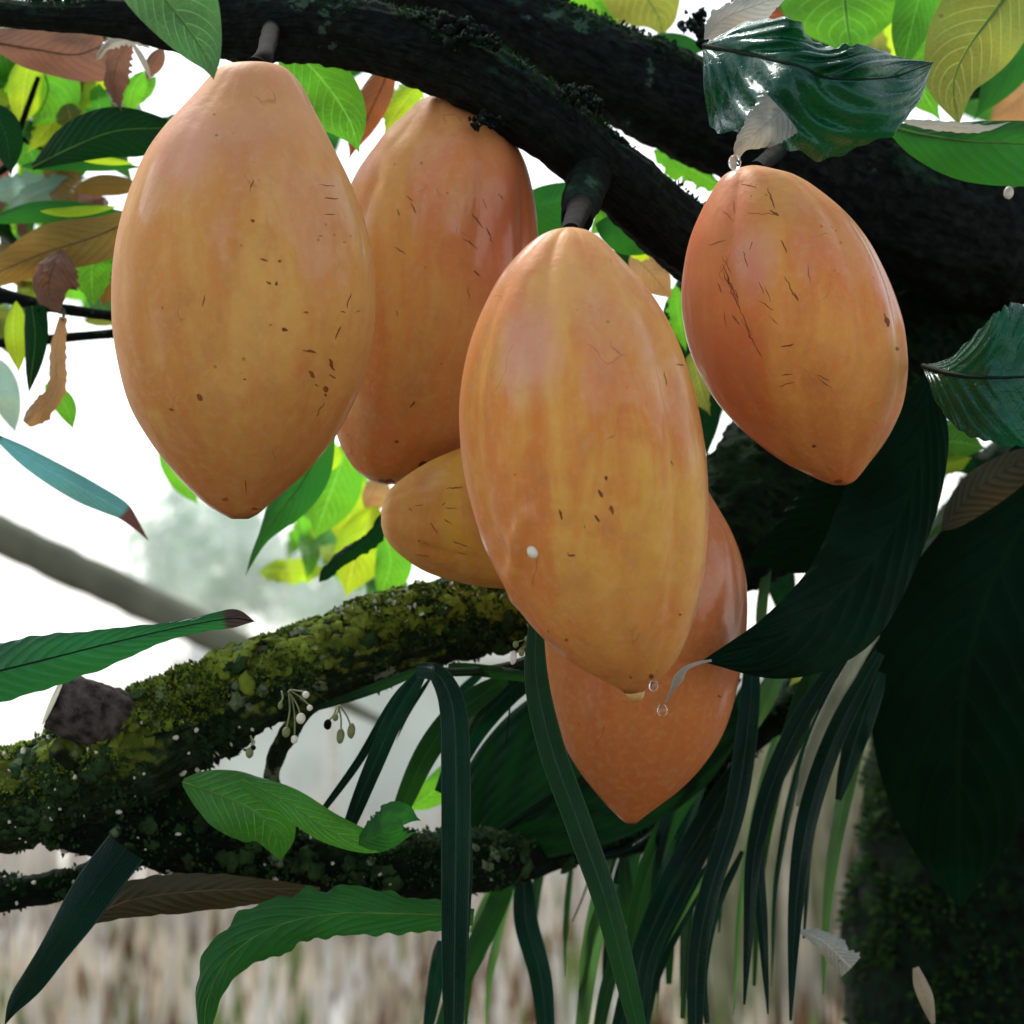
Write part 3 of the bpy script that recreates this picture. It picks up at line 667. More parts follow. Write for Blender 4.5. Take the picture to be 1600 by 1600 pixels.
pod([(150, 672, 700), (158, 655, 725), (175, 637, 752), (205, 608, 790), (235, 582, 812), (270, 558, 826), (330, 532, 838), (400, 516, 841), (470, 508, 836), (540, 506, 822), (600, 510, 800), (650, 518, 770), (690, 530, 738), (720, 545, 700), (740, 562, 668), (751, 580, 640), (757, 596, 618)],
    1.32, podmats[1], 'orange pod half hidden behind the largest pod under the dark limb', .4, stalk=[(700, 110, 1.32, 14), (692, 135, 1.32, 15), (688, 156, 1.32, 18)], ridge=.03, welts=[(612, 180, 420, 13, 7), (650, 180, 380, 12, -4)], seed=2,
    scars=[(640, 310, 14, .6, 2), (646, 325, 20, 1.2, 2), (746, 345, 30, .95, 2.5), (765, 367, 26, 1.15, 2), (735, 380, 30, .65, 2), (745, 427, 14, .7, 2.5), (660, 725, 14, -.4, 7), (605, 752, 30, .1, 6), (570, 742, 24, .7, 4), (640, 745, 16, -.4, 4), (645, 632, 12, -.8, 4), (620, 690, 7, 0, 5)] + rnd_scars(7, 620, 800, 280, 520, .8, .4, 6, 22, 1, 2, 5))
pod([(356, 880, 900), (360, 862, 918), (372, 838, 938), (395, 812, 962), (425, 786, 990), (465, 763, 1022), (510, 743, 1048), (560, 728, 1069), (620, 719, 1087), (690, 719, 1100), (760, 729, 1106), (820, 745, 1106), (880, 768, 1102), (930, 797, 1094), (975, 828, 1082), (1010, 862, 1068), (1040, 900, 1050), (1062, 940, 1030), (1075, 965, 1012), (1083, 976, 1004)],
    1.11, podmats[2], 'long amber orange pod in front at the centre with a bead at its tip', .0, stalk=[(908, 318, 1.27, 20), (900, 340, 1.19, 17), (891, 364, 1.113, 15)], ridge=.045, welts=[(806, 600, 1010, 9, 9), (842, 560, 860, 12, -4), (1012, 620, 800, 13, 6), (765, 640, 920, 9, -4), (960, 500, 800, 14, -4)], seed=3, nub=(992, 1088, 1.11, 15),
    scars=[(947, 747, 7, 1.4, 5), (938, 771, 14, 1.1, 5), (956, 797, 15, 1.3, 7), (876, 804, 16, 1.35, 4), (933, 810, 13, 1, 5), (893, 868, 12, 0, 4), (885, 1000, 6, 0, 5), (1018, 1057, 8, 0, 7), (985, 1058, 6, 1, 4), (1063, 960, 5, 0, 4), (1040, 592, 22, 1.4, 2), (1062, 570, 12, .2, 2)] + rnd_scars(4, 800, 1050, 650, 1000, 1.3, .4, 4, 10, 1.5, 3, 8))
pod([(260, 1165, 1190), (264, 1150, 1206), (275, 1130, 1243), (300, 1112, 1282), (335, 1093, 1322), (375, 1077, 1354), (420, 1068, 1379), (470, 1065, 1400), (525, 1072, 1413), (580, 1092, 1417), (630, 1122, 1410), (670, 1158, 1394), (700, 1193, 1376), (725, 1230, 1357), (743, 1266, 1343), (753, 1288, 1333), (758, 1302, 1322)],
    1.22, podmats[3], 'shorter reddish orange pod at the right under the wet leaf with fine brown scratches', .3, stalk=[(1215, 235, 1.40, 14), (1196, 252, 1.30, 12), (1180, 266, 1.235, 14)], ridge=.032, seed=4,
    scars=[(1205, 310, 34, 1.25, 2.5), (1210, 333, 16, .6, 4), (1190, 334, 44, .05, 1.2), (1150, 470, 120, 1.15, 2), (1140, 440, 60, 1.2, 2.5), (1175, 530, 70, 1.1, 2), (1235, 450, 40, 1.1, 2.5), (1225, 385, 22, 1.1, 2), (1244, 463, 16, 1.1, 2.5), (1200, 460, 24, 1.2, 1.5), (1190, 450, 20, 1.2, 1.5), (1230, 540, 20, -.15, 2.5), (1150, 500, 18, .9, 6), (1385, 500, 22, 1.2, 6), (1402, 545, 6, 0, 5), (1272, 697, 7, 0, 6), (1310, 752, 14, 0, 5), (1230, 600, 26, -.3, 1.5), (1170, 290, 24, .2, 1.5), (1230, 585, 18, -.2, 1.5), (1165, 405, 26, 1.3, 1.5)] + rnd_scars(14, 1120, 1290, 320, 600, 1.1, .5, 8, 30, .8, 1.8, 11))
pod([(596, 798, 822), (600, 782, 836), (610, 764, 852), (628, 748, 869), (655, 730, 888), (690, 712, 903), (730, 697, 913), (775, 690, 919), (815, 692, 918), (850, 705, 908), (878, 725, 892), (898, 750, 870), (908, 775, 845)],
    1.285, podmats[4], 'golden pod lying sideways on the mossy limb behind the centre pod', .2, horiz=True, dtilt=.05, ridge=.02, seed=5,
    scars=[(655, 845, 5, .2, 2), (710, 762, 26, -.1, 2), (705, 794, 18, .1, 2), (678, 825, 20, 1, 2), (720, 850, 26, .4, 2), (660, 868, 22, .1, 2.5), (700, 815, 14, .6, 2)] + rnd_scars(5, 640, 740, 760, 890, .3, .6, 5, 16, 1, 2, 13))
pod([(700, 1010, 1050), (715, 985, 1070), (745, 950, 1092), (785, 915, 1117), (830, 886, 1142), (880, 864, 1160), (930, 853, 1167), (980, 849, 1166), (1030, 851, 1160), (1080, 857, 1150), (1130, 868, 1136), (1170, 884, 1116), (1205, 905, 1090), (1235, 928, 1060), (1258, 948, 1030), (1275, 965, 1008), (1286, 978, 995)],
    1.30, podmats[5], 'deep orange pod hanging lowest behind the centre pod', .35, stalk=[(1060, 610, 1.38, 14), (1045, 660, 1.33, 14), (1030, 705, 1.302, 20)], ridge=.018, seed=6,
    scars=[(1124, 1088, 6, .5, 5), (920, 1250, 10, .5, 2)])

M['film'] = leaf_mat('leaf_decayed_film', (.3, .31, .29), (.4, .42, .38), vein=(.3, .3, .28), tw=.4, rough=.25, sheen=.8, spots=.3)
M['pleat'] = leaf_mat('leaf_pleated_dark', (.003, .014, .006), (.004, .03, .007), vein=(.012, .04, .016), rough=.5, tw=.35, straps=True, sheen=.15)
M['scrap'] = leaf_mat('leaf_scrap', (.3, .27, .2), (.3, .26, .18), vein=(.15, .12, .08), spots=.8, rough=.6, tw=.3)
# ------------------------------------------------------------------ leaves of the tree
L = lambda *a, **k: leaf(tree, *a, **k)
L([(170, -110, 1.1), (235, -30, 1.08), (290, 40, 1.07), (325, 95, 1.065), (334, 124, 1.06)], [(0, 40, 30), (.3, 96, 50), (.55, 78, 48), (.8, 40, 30), (1, 0, 0)], M['soft'], cup=.1, rib=M['rib_green'], label='large soft green leaf hanging over the limb at top left', nveins=9)
L([(440, 60, 1.36), (500, 120, 1.35), (545, 185, 1.34), (562, 240, 1.34)], std(42, 62), M['bright'], cup=.15, label='plain green leaf between the two left pods')
L([(615, 90, 1.45), (590, 150, 1.44), (560, 210, 1.43), (545, 250, 1.43)], std(22, 30), M['rust'], cup=.3, rib=M['rib_brown'], label='rust brown dry leaf behind the green leaf')
L([(668, 120, 1.5), (630, 160, 1.49), (600, 208, 1.48)], std(20, 26), M['lime'], cup=.3, jag=.5, label='small torn lime leaf under the limb')
L([(800, 330, 1.4), (870, 318, 1.41), (930, 285, 1.42)], std(34, 40), M['green'], cup=.2)
L([(820, 365, 1.42), (880, 345, 1.43), (940, 320, 1.44)], std(20, 20), M['green'], cup=.2)
L([(930, 350, 1.4), (985, 365, 1.4), (1035, 395, 1.4)], std(26, 34), M['green'], cup=.2)
L([(980, 395, 1.42), (1005, 385, 1.42), (1035, 375, 1.42)], std(14, 20), M['lime'], cup=.2, jag=.4)
L([(985, 395, 1.44), (1020, 430, 1.44), (1050, 468, 1.44)], std(26, 28), M['straw'], cup=.2, label='straw coloured dead leaf between the centre and right pods')
L([(1020, 235, 1.5), (1075, 262, 1.5), (1140, 300, 1.5)], std(20, 22), M['bright'], cup=.2, jag=.8)
L([(1055, 445, 1.46), (1060, 490, 1.46), (1072, 550, 1.46)], std(16, 18), M['bright'], cup=.2, jag=.4)
L([(1085, 545, 1.46), (1090, 590, 1.46), (1110, 650, 1.46)], std(14, 22), M['yellow'], cup=.2, jag=.4)
L([(1040, 470, 1.5), (1075, 560, 1.5), (1100, 640, 1.5), (1105, 720, 1.5)], std(36, 34), M['dark'], cup=.2, wave=.1)
L([(1120, 560, 1.6), (1090, 640, 1.6), (1085, 720, 1.6)], std(40, 44), M['green'], cup=.2, wave=.1)
L([(1120, 400, 1.6), (1080, 470, 1.6), (1060, 540, 1.6)], std(40, 34), M['dark'], cup=.2, wave=.1)
L([(1112, 1032, 1.224), (1092, 1036, 1.22), (1068, 1048, 1.215), (1040, 1098, 1.215)], [(0, 2, 2), (.4, 4, 4), (.6, 9, 7), (.8, 3, 3), (1, 1.5, 1.5)], M['pale'], cup=.4, wave=.1, label='pale drip tip of the very dark drooping leaf')
# the wet glossy crumpled leaf
L([(1100, 72, 1.20), (1165, 82, 1.17), (1240, 105, 1.15), (1320, 125, 1.15), (1400, 118, 1.17), (1458, 98, 1.2)], [(0, 4, 6), (.1, 52, 76), (.24, 64, 118), (.5, 58, 118), (.68, 55, 98), (.85, 42, 60), (1, 0, 0)], M['gloss'], cup=.32, wave=.24, quilt=.15, rib=M['rib_dark'], jag=.12, nu=110, nv=36, nveins=6, fwid=15, label='wet dark blue green crumpled leaf hanging over the right pod')
L([(1222, 172, 1.14), (1190, 200, 1.135), (1160, 228, 1.135), (1148, 258, 1.14)], [(0, 40, 46), (.35, 36, 30), (.7, 11, 14), (.9, 4, 5), (1, 2, 2)], M['film'], cup=.3, wave=.1, jag=.15, label='bleached translucent drip tip of the wet leaf')
L([(1100, 62, 1.23), (1130, 30, 1.24), (1190, 5, 1.25), (1240, -15, 1.25)], std(22, 30), M['pale'], cup=.3, jag=.4)
L([(1140, -10, 1.3), (1190, 18, 1.3), (1240, 45, 1.3)], std(24, 24), M['rust'], cup=.4)
# top right bright leaves
L([(1330, -120, 1.5), (1325, -60, 1.49), (1320, 0, 1.48), (1330, 75, 1.47)], [(0, 60, 60), (.4, 105, 100), (.75, 85, 90), (1, 20, 20)], M['bright'], cup=.1, rib=M['rib_green'], nveins=7)
L([(1450, -80, 1.46), (1435, 0, 1.45), (1420, 60, 1.44), (1407, 120, 1.44)], std(30, 34), M['bright'], cup=.2)
L([(1610, -60, 1.40), (1560, 10, 1.38), (1510, 80, 1.37), (1490, 130, 1.365), (1498, 196, 1.36)], [(0, 30, 30), (.25, 60, 72), (.5, 66, 74), (.75, 42, 46), (1, 0, 0)], M['yellow'], cup=.2, rib=M['rib_green'], nveins=8, label='olive and yellow veined leaf hanging at the top right corner')
L([(1480, -20, 1.48), (1455, 60, 1.47), (1440, 130, 1.46), (1470, 190, 1.46)], std(46, 46), M['bright'], cup=.2)
L([(1660, -60, 1.5), (1610, 40, 1.5), (1560, 130, 1.5), (1520, 190, 1.5)], std(40, 40), M['green'], cup=.2)
L([(1380, 195, 1.30), (1450, 212, 1.29), (1530, 222, 1.28), (1680, 225, 1.28)], [(0, 2, 2), (.2, 20, 36), (.5, 34, 60), (1, 38, 66)], M['green'], cup=.35, wave=.06, rib=M['rib_green'], label='long green leaf lying under the corner leaves at right')
L([(1405, 188, 1.27), (1470, 196, 1.27), (1540, 200, 1.27), (1580, 190, 1.27)], std(8, 9), M['pale'], cup=.1, jag=.3, label='bleached white leaf edge catching the light')  # lit upper edge of the long leaf, put in as a pale strip
L([(1650, 100, 1.7), (1600, 150, 1.7), (1545, 190, 1.7)], std(40, 42), M['straw'], cup=.2)
L([(880, -60, 1.6), (920, -10, 1.6), (965, 45, 1.6)], std(34, 34), M['bright'], cup=.1, rib=M['rib_green'])
L([(960, -80, 1.55), (1000, -20, 1.55), (1030, 30, 1.55), (1035, 62, 1.55)], std(60, 60), M['yellow'], cup=.1, rib=M['rib_green'], label='olive yellow leaf above the thick limb')
L([(1000, 68, 1.5), (1050, 66, 1.5), (1110, 78, 1.5)], std(16, 22), M['green'], cup=.2)
# right hand dark leaves
L([(1442, 572, 1.22), (1490, 585, 1.19), (1560, 590, 1.17), (1660, 585, 1.17)], [(0, 2, 2), (.12, 22, 26), (.3, 62, 72), (.6, 110, 108), (1, 120, 112)], M['gloss'], cup=.2, wave=.12, quilt=.05, rib=M['rib_dark'], nu=80, nv=26, nveins=7, jag=.08, label='dark wet leaf with a hooked point at the right edge')
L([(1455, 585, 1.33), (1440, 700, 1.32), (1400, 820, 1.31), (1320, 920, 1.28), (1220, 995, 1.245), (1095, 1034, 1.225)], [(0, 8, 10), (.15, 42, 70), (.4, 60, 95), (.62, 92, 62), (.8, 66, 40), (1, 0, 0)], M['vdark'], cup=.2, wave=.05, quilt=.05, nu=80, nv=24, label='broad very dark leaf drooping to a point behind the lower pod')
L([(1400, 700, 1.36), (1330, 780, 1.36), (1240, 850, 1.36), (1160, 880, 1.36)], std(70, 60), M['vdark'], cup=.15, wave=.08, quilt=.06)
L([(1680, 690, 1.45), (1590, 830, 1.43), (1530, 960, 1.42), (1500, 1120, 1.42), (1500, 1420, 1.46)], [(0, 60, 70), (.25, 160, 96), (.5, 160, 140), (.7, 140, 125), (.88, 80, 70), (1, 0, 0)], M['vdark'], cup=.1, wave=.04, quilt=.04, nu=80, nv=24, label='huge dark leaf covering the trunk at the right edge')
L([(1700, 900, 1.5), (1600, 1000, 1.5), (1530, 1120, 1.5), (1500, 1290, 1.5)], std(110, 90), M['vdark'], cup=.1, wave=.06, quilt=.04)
L([(1470, 830, 1.4), (1520, 770, 1.4), (1580, 730, 1.4), (1660, 690, 1.4)], std(26, 40, 1), M['brownleaf'], cup=.4, label='dark bronze folded leaf at the right edge')
L([(1450, 700, 1.5), (1490, 690, 1.5), (1540, 700, 1.5)], std(28, 30), M['bright'], cup=.2)
L([(1460, 735, 1.5), (1490, 725, 1.5), (1520, 715, 1.5)], std(14, 14), M['lime'], cup=.2, jag=.4)
L([(1490, 830, 1.46), (1545, 795, 1.46), (1610, 740, 1.46)], std(26, 26), M['bright'], cup=.15)
L([(1560, 770, 1.47), (1590, 740, 1.47), (1625, 710, 1.47)], std(24, 20), M['straw'], cup=.15)
L([(1460, 862, 1.48), (1500, 846, 1.48), (1545, 835, 1.48)], std(16, 22), M['lime'], cup=.15, jag=.2)
L([(1560, 840, 1.44), (1510, 818, 1.44), (1470, 825, 1.44), (1440, 850, 1.44)], std(8, 9), M['strapb'], cup=.15)
L([(1465, 885, 1.5), (1420, 920, 1.5), (1360, 985, 1.5)], std(30, 26), M['yellow'], cup=.15)
# left long leaf and lower leaves
L([(-60, 1062, 1.22), (60, 1033, 1.2), (180, 1003, 1.19), (290, 978, 1.18), (365, 966, 1.18), (398, 971, 1.18)], [(0, 48, 46), (.25, 40, 48), (.5, 24, 33), (.68, 12, 17), (.82, 10, 14), (.91, 14, 16), (.94, 14, 14), (1, 0, 0)], M['long'], cup=.25, wave=.06, rib=M['rib_dark'], nu=80, jag=.1, label='long green leaf with a withered brown tip lying over the sawn stub')
L([(286, 1222, 1.27), (340, 1242, 1.255), (395, 1266, 1.25), (430, 1300, 1.255), (438, 1345, 1.27)], [(0, 6, 6), (.12, 26, 30), (.35, 44, 52), (.65, 44, 52), (.85, 26, 34), (1, 0, 0)], M['mid'], cup=.2, wave=.08, rib=M['rib_green'], nveins=5, kv=2, label='bright green leaf lying under the mossy limb')
L([(380, 1218, 1.25), (450, 1255, 1.24), (520, 1300, 1.24), (590, 1322, 1.25), (650, 1300, 1.26)], [(0, 10, 12), (.25, 24, 22), (.5, 26, 22), (.75, 20, 13), (1, 0, 0)], M['mid'], cup=.3, wave=.08, rib=M['rib_green'])
L([(560, 1320, 1.24), (600, 1300, 1.23), (625, 1275, 1.23), (658, 1282, 1.24)], std(30, 30), M['green'], cup=.4, wave=.15, jag=.2, label='small curled green leaf on the lower limb')
L([(640, 1265, 1.5), (690, 1225, 1.5), (730, 1170, 1.5)], std(22, 24), M['bright'], cup=.2)
L([(120, 1445, 1.28), (200, 1408, 1.27), (320, 1392, 1.27), (500, 1388, 1.28)], [(0, 2, 2), (.15, 26, 22), (.45, 28, 34), (.8, 14, 22), (1, 2, 4)], M['brownleaf'], cup=.35, wave=.05, rib=M['rib_brown'], jag=.1, label='bronze brown leaf below the dark limb at lower left')
L([(740, 1432, 1.27), (640, 1428, 1.25), (520, 1428, 1.23), (420, 1452, 1.22), (355, 1500, 1.22), (325, 1560, 1.22), (318, 1620, 1.23)], [(0, 16, 12), (.2, 34, 26), (.45, 40, 40), (.65, 42, 40), (.82, 26, 30), (.95, 14, 14), (1, 10, 8)], M['green'], cup=.4, wave=.1, jag=.3, rib=M['rib_green'], nu=80, label='green arching leaf that bends down at the bottom left')
L([(196, 1325, 1.25), (150, 1385, 1.24), (105, 1455, 1.235), (55, 1530, 1.23), (22, 1572, 1.23), (8, 1600, 1.23)], [(0, 34, 34), (.3, 33, 33), (.6, 22, 24), (.85, 15, 17), (1, 1, 1)], M['strap'], cup=.3, wave=.04, rib=M['rib_dark'], label='blackish narrow leaf slanting down at the bottom left corner')
L([(215, 1345, 1.3), (180, 1370, 1.3), (150, 1380, 1.3)], std(14, 12), M['rust'], cup=.3)
# pleated dark leaf behind the lowest pod
leaf(tree, [(715, 1350, 1.44), (830, 1265, 1.43), (950, 1195, 1.42), (1150, 1100, 1.42)], [(0, 20, 20), (.2, 110, 74), (.5, 150, 112), (.8, 110, 100), (1, 40, 40)], M['pleat'], cup=.1, quilt=.09, nveins=6, kv=2.2, nu=80, nv=26, rib=M['rib_dark'], label='broad pleated dark leaf behind the lowest pod')

# ------------------------------------------------------------------ leafy shoot at the left edge
sh = thing('leafy_shoot', 'tangle of green, olive and dead leaves on a thin twig beside the largest pod', 'plant', P(-120, 520, 1.5))
A = lambda *a, **k: leaf(sh, *a, **k)
for pth in ([(60, 476, 1.47, 4), (66, 480, 1.45, 3), (60, 484, 1.42, 2)], [(95, 480, 1.45, 3), (100, 488, 1.42, 3), (98, 500, 1.4, 2)], [(-60, 640, 1.45, 5), (-30, 660, 1.43, 4), (0, 684, 1.42, 3)], [(-60, 520, 1.5, 5), (-20, 480, 1.5, 4), (20, 468, 1.48, 3)], [(10, 200, 1.6, 5), (60, 230, 1.6, 4), (140, 250, 1.58, 3)], [(-30, 90, 1.6, 5), (60, 120, 1.6, 4), (150, 110, 1.6, 3), (200, 130, 1.6, 2)]):
    tube('twig', pth, M['bark'], sh, seg=10, n=24, amp=.12, freq=60)
tube('twig', [(-140, 420, 1.5, 16), (-20, 455, 1.48, 13), (70, 478, 1.47, 9), (180, 494, 1.46, 8), (260, 498, 1.46, 5)], M['bark'], sh, seg=16, n=60, amp=.15, freq=60)
tube('twig', [(-140, 545, 1.55, 8), (60, 532, 1.54, 8), (120, 526, 1.53, 8), (270, 514, 1.52, 7)], M['bark'], sh, seg=14, n=40, amp=.12, freq=60)
tube('twig', [(-40, 290, 1.5, 7), (15, 255, 1.5, 6), (30, 205, 1.5, 5), (60, 120, 1.5, 4)], M['bark'], sh, seg=12, n=40, amp=.15, freq=60)
A([(-10, 66, 1.42), (60, 78, 1.42), (120, 85, 1.42), (165, 70, 1.42)], [(0, 24, 10), (.3, 34, 30), (.7, 36, 40), (1, 26, 56)], M['mauve'], cup=.15, wave=.1, rib=M['rib_brown'], label='pinkish brown dead leaf under the top left limb')
A([(205, 55, 1.4), (185, 90, 1.4), (178, 130, 1.4), (190, 175, 1.4)], std(22, 18), M['mauve'], cup=.5, wave=.2, jag=.4)
A([(150, 95, 1.38), (170, 68, 1.38), (205, 62, 1.38), (240, 78, 1.38)], std(9, 9), M['pale'], cup=.5, wave=.3, jag=.7, label='bleached curled leaf edge hanging by the top left leaf')  # sparkle of bright leaf edges put into the pale colour
A([(205, 65, 1.39), (222, 92, 1.39), (238, 128, 1.39)], std(5, 5), M['pale'], cup=.3)
A([(255, 75, 1.42), (240, 95, 1.42), (228, 125, 1.42)], std(16, 12), M['mauve'], cup=.4)
A([(225, 110, 1.45), (205, 145, 1.45), (200, 185, 1.45)], std(20, 14), M['bright'], cup=.3, jag=.3)
A([(48, 85, 1.5), (38, 130, 1.5), (32, 198, 1.5)], [(0, 10, 10), (.3, 30, 26), (.7, 26, 20), (1, 0, 0)], M['lime'], cup=.2, label='yellow lime backlit leaf at the left')
A([(60, 95, 1.51), (75, 140, 1.51), (50, 200, 1.51)], std(50, 20), M['bright'], cup=.1, rib=M['rib_green'])
A([(150, 120, 1.55), (100, 170, 1.54), (40, 240, 1.53)], std(28, 26), M['lime'], cup=.2, jag=.4)
A([(50, 262, 1.44), (110, 232, 1.42), (180, 205, 1.41), (262, 200, 1.4)], [(0, 4, 4), (.25, 36, 20), (.5, 44, 34), (.8, 30, 42), (1, 14, 30)], M['dark'], cup=.2, rib=M['rib_green'], label='dark green leaf touching the shoulder of the largest pod')
A([(30, 260, 1.45), (110, 255, 1.45), (230, 262, 1.45)], std(12, 12), M['green'], cup=.2)
A([(110, 244, 1.43), (160, 250, 1.43), (215, 256, 1.43)], std(6, 7), M['lime'], cup=.1)
A([(-30, 160, 1.42), (5, 200, 1.42), (18, 275, 1.42)], std(26, 26), M['dark'], cup=.2)
A([(-30, 300, 1.6), (50, 292, 1.6), (130, 315, 1.6)], std(22, 26), M['sky'], cup=.2, jag=.4, label='pale blue green shiny leaf at the left edge')
A([(10, 330, 1.58), (60, 300, 1.58), (140, 275, 1.58)], std(18, 20), M['sky'], cup=.2, jag=.3)
A([(115, 295, 1.5), (160, 288, 1.5), (230, 292, 1.5)], std(16, 18), M['olive'], cup=.2)
A([(-20, 345, 1.44), (60, 328, 1.44), (200, 330, 1.44)], std(14, 20), M['green'], cup=.2)
A([(62, 330, 1.43), (110, 330, 1.43), (190, 322, 1.43)], std(7, 9), M['lime'], cup=.1)
A([(230, 330, 1.42), (160, 365, 1.42), (70, 395, 1.42), (-20, 432, 1.42)], [(0, 20, 10), (.3, 40, 30), (.6, 34, 42), (1, 20, 18)], M['olive'], cup=.15, rib=M['rib_brown'], label='large olive brown leaf underside at the left')
A([(95, 388, 1.41), (80, 425, 1.4), (75, 455, 1.4), (95, 492, 1.4)], std(42, 26), M['mauve'], cup=.4, wave=.2, jag=.2, label='crumpled mauve dead leaf at the left')
A([(165, 365, 1.44), (145, 410, 1.44), (145, 476, 1.44)], [(0, 30, 30), (.35, 34, 42), (.7, 26, 26), (1, 2, 2)], M['bright'], cup=.3, wave=.12, jag=.3)
A([(190, 420, 1.45), (170, 445, 1.45), (160, 480, 1.45)], std(18, 16), M['olive'], cup=.3)
A([(-20, 400, 1.5), (20, 425, 1.5), (60, 442, 1.5)], std(10, 8), M['yellow'], cup=.2)
A([(25, 470, 1.45), (20, 520, 1.45), (30, 585, 1.45)], std(22, 14), M['lime'], cup=.2)
A([(50, 478, 1.42), (55, 530, 1.42), (45, 615, 1.42)], [(0, 22, 12), (.3, 20, 18), (.7, 12, 12), (1, 0, 0)], M['dark'], cup=.3, rib=M['rib_green'])
A([(98, 495, 1.4), (88, 550, 1.4), (85, 610, 1.4), (40, 662, 1.4)], [(0, 6, 6), (.3, 14, 12), (.7, 16, 14), (.9, 18, 16), (1, 8, 8)], M['straw'], cup=.5, wave=.15, jag=.3, label='curled straw orange dead leaf hanging at the left')
A([(70, 600, 1.45), (100, 630, 1.45), (115, 672, 1.45)], std(16, 18), M['bright'], cup=.2)
A([(0, 560, 1.7), (10, 620, 1.7), (25, 680, 1.7)], std(22, 22), M['sky'], cup=.2)
A([(130, 500, 1.6), (160, 502, 1.6), (185, 506, 1.6)], std(8, 8), M['yellow'], cup=.2)
A([(-10, 480, 1.6), (5, 510, 1.6), (20, 560, 1.6)], std(22, 22), M['yellow'], cup=.2)

def single(name, label, cat, *a, **k):
    o = leaf(None, *a, name=name, label=label, **k); o['category'] = cat; return o
single('hanging_leaf', 'blue sheened narrow leaf with a brown curled tip hanging in the open at left', 'leaf', [(-10, 680, 1.42), (60, 725, 1.42), (130, 765, 1.42), (185, 795, 1.42), (210, 818, 1.42), (233, 846, 1.42)], [(0, 4, 4), (.2, 14, 16), (.5, 18, 22), (.7, 16, 18), (.8, 14, 12), (.9, 6, 6), (1, 0, 0)], M['aqua'], cup=.3, wave=.08)
s2 = thing('leafy_shoot', 'bright backlit leaves hanging below and between the two left pods', 'plant', P(560, 560, 1.5))
tube('twig', [(560, 560, 1.5, 6), (540, 640, 1.5, 5), (500, 690, 1.5, 4), (470, 740, 1.5, 3)], M['bark'], s2, seg=10, n=30, amp=.1)
B = lambda *a, **k: leaf(s2, *a, **k)
B([(510, 660, 1.42), (480, 740, 1.42), (430, 810, 1.42), (405, 850, 1.42), (384, 898, 1.42)], [(0, 16, 20), (.3, 34, 32), (.55, 30, 26), (.75, 11, 9), (.9, 4, 4), (1, 0, 0)], M['green'], cup=.3, rib=M['rib_green'], label='green leaf with a long drip tip below the largest pod')
B([(545, 690, 1.62), (520, 760, 1.62), (490, 845, 1.62)], std(44, 34), M['bright'], cup=.2)
B([(560, 740, 1.7), (545, 800, 1.7), (560, 870, 1.7)], std(34, 34), M['lime'], cup=.2)
B([(590, 790, 1.65), (560, 850, 1.65), (540, 935, 1.65)], std(50, 34), M['lime'], cup=.1)
B([(600, 830, 1.6), (610, 880, 1.6), (590, 940, 1.6)], std(34, 24), M['bright'], cup=.2)
B([(520, 690, 1.6), (515, 715, 1.6), (500, 740, 1.6)], std(18, 18), M['lime'], cup=.2)
B([(600, 745, 1.66), (585, 765, 1.66), (570, 800, 1.66)], std(34, 16), M['straw'], cup=.2)
B([(605, 800, 1.44), (580, 840, 1.44), (535, 870, 1.44), (498, 910, 1.44)], [(0, 9, 9), (.3, 16, 10), (.7, 12, 10), (.9, 8, 9), (1, 0, 0)], M['dark'], cup=.4, wave=.15, jag=.3, label='small dark curled leaf beside the sideways pod')
B([(250, 690, 1.7), (275, 740, 1.7), (310, 790, 1.7)], std(24, 18), M['bright'], cup=.2)

def fill(owner, n, x0, x1, y0, y1, d0, d1, mats, lo, hi, seed, down=.7):
    rr = random.Random(seed)
    for k in range(n):
        x, y, d = rr.uniform(x0, x1), rr.uniform(y0, y1), rr.uniform(d0, d1)
        ln = rr.uniform(lo, hi); an = rr.gauss(math.pi / 2, down); w_ = ln * rr.uniform(.16, .24); bend = rr.uniform(-.5, .5)
        pts = []
        for q in range(4):
            t = q / 3 - .5; aa = an + bend * t
            pts.append((x + math.cos(aa) * ln * t, y + math.sin(aa) * ln * t, d + rr.uniform(-.03, .03)))
        leaf(owner, pts, std(w_ * rr.uniform(.6, 1.1), w_ * rr.uniform(.6, 1.1)), M[rr.choice(mats)], tilt=rr.uniform(-.5, .5), cup=rr.uniform(.1, .45), wave=rr.uniform(.05, .16), jag=rr.choice([0, .1, .4]), seed=seed * 100 + k, nu=30, nv=10)
fill(sh, 36, -60, 175, 60, 460, 1.52, 1.8, ['bright', 'mid', 'green', 'dark', 'green', 'lime', 'soft', 'yellow', 'olive', 'sky', 'mauve'], 90, 170, 3)
fill(sh, 7, -40, 60, 480, 640, 1.5, 1.8, ['bright', 'lime', 'green', 'yellow'], 70, 120, 4, .5)
fill(sh, 7, 60, 250, 60, 300, 1.5, 1.7, ['bright', 'green', 'lime', 'mauve'], 70, 120, 14)
fill(s2, 12, 420, 640, 700, 920, 1.7, 2.2, ['bright', 'lime', 'soft', 'bright'], 70, 130, 5)
fill(tree, 14, 1180, 1640, -60, 150, 1.55, 1.8, ['bright', 'green', 'soft', 'yellow', 'dark'], 130, 230, 6, .5)
fill(sh, 16, -40, 165, 90, 460, 1.55, 1.75, ['bright', 'mid', 'bright', 'soft', 'lime'], 120, 190, 44)
fill(sh, 14, -60, 170, 60, 500, 2.0, 2.8, ['bright', 'lime', 'bright', 'mid'], 90, 170, 33)
fill(tree, 16, 1150, 1640, -80, 160, 1.9, 2.6, ['bright', 'lime', 'mid', 'bright'], 130, 220, 34)
fill(s2, 8, 430, 640, 690, 930, 2.3, 2.9, ['bright', 'lime'], 70, 130, 35)
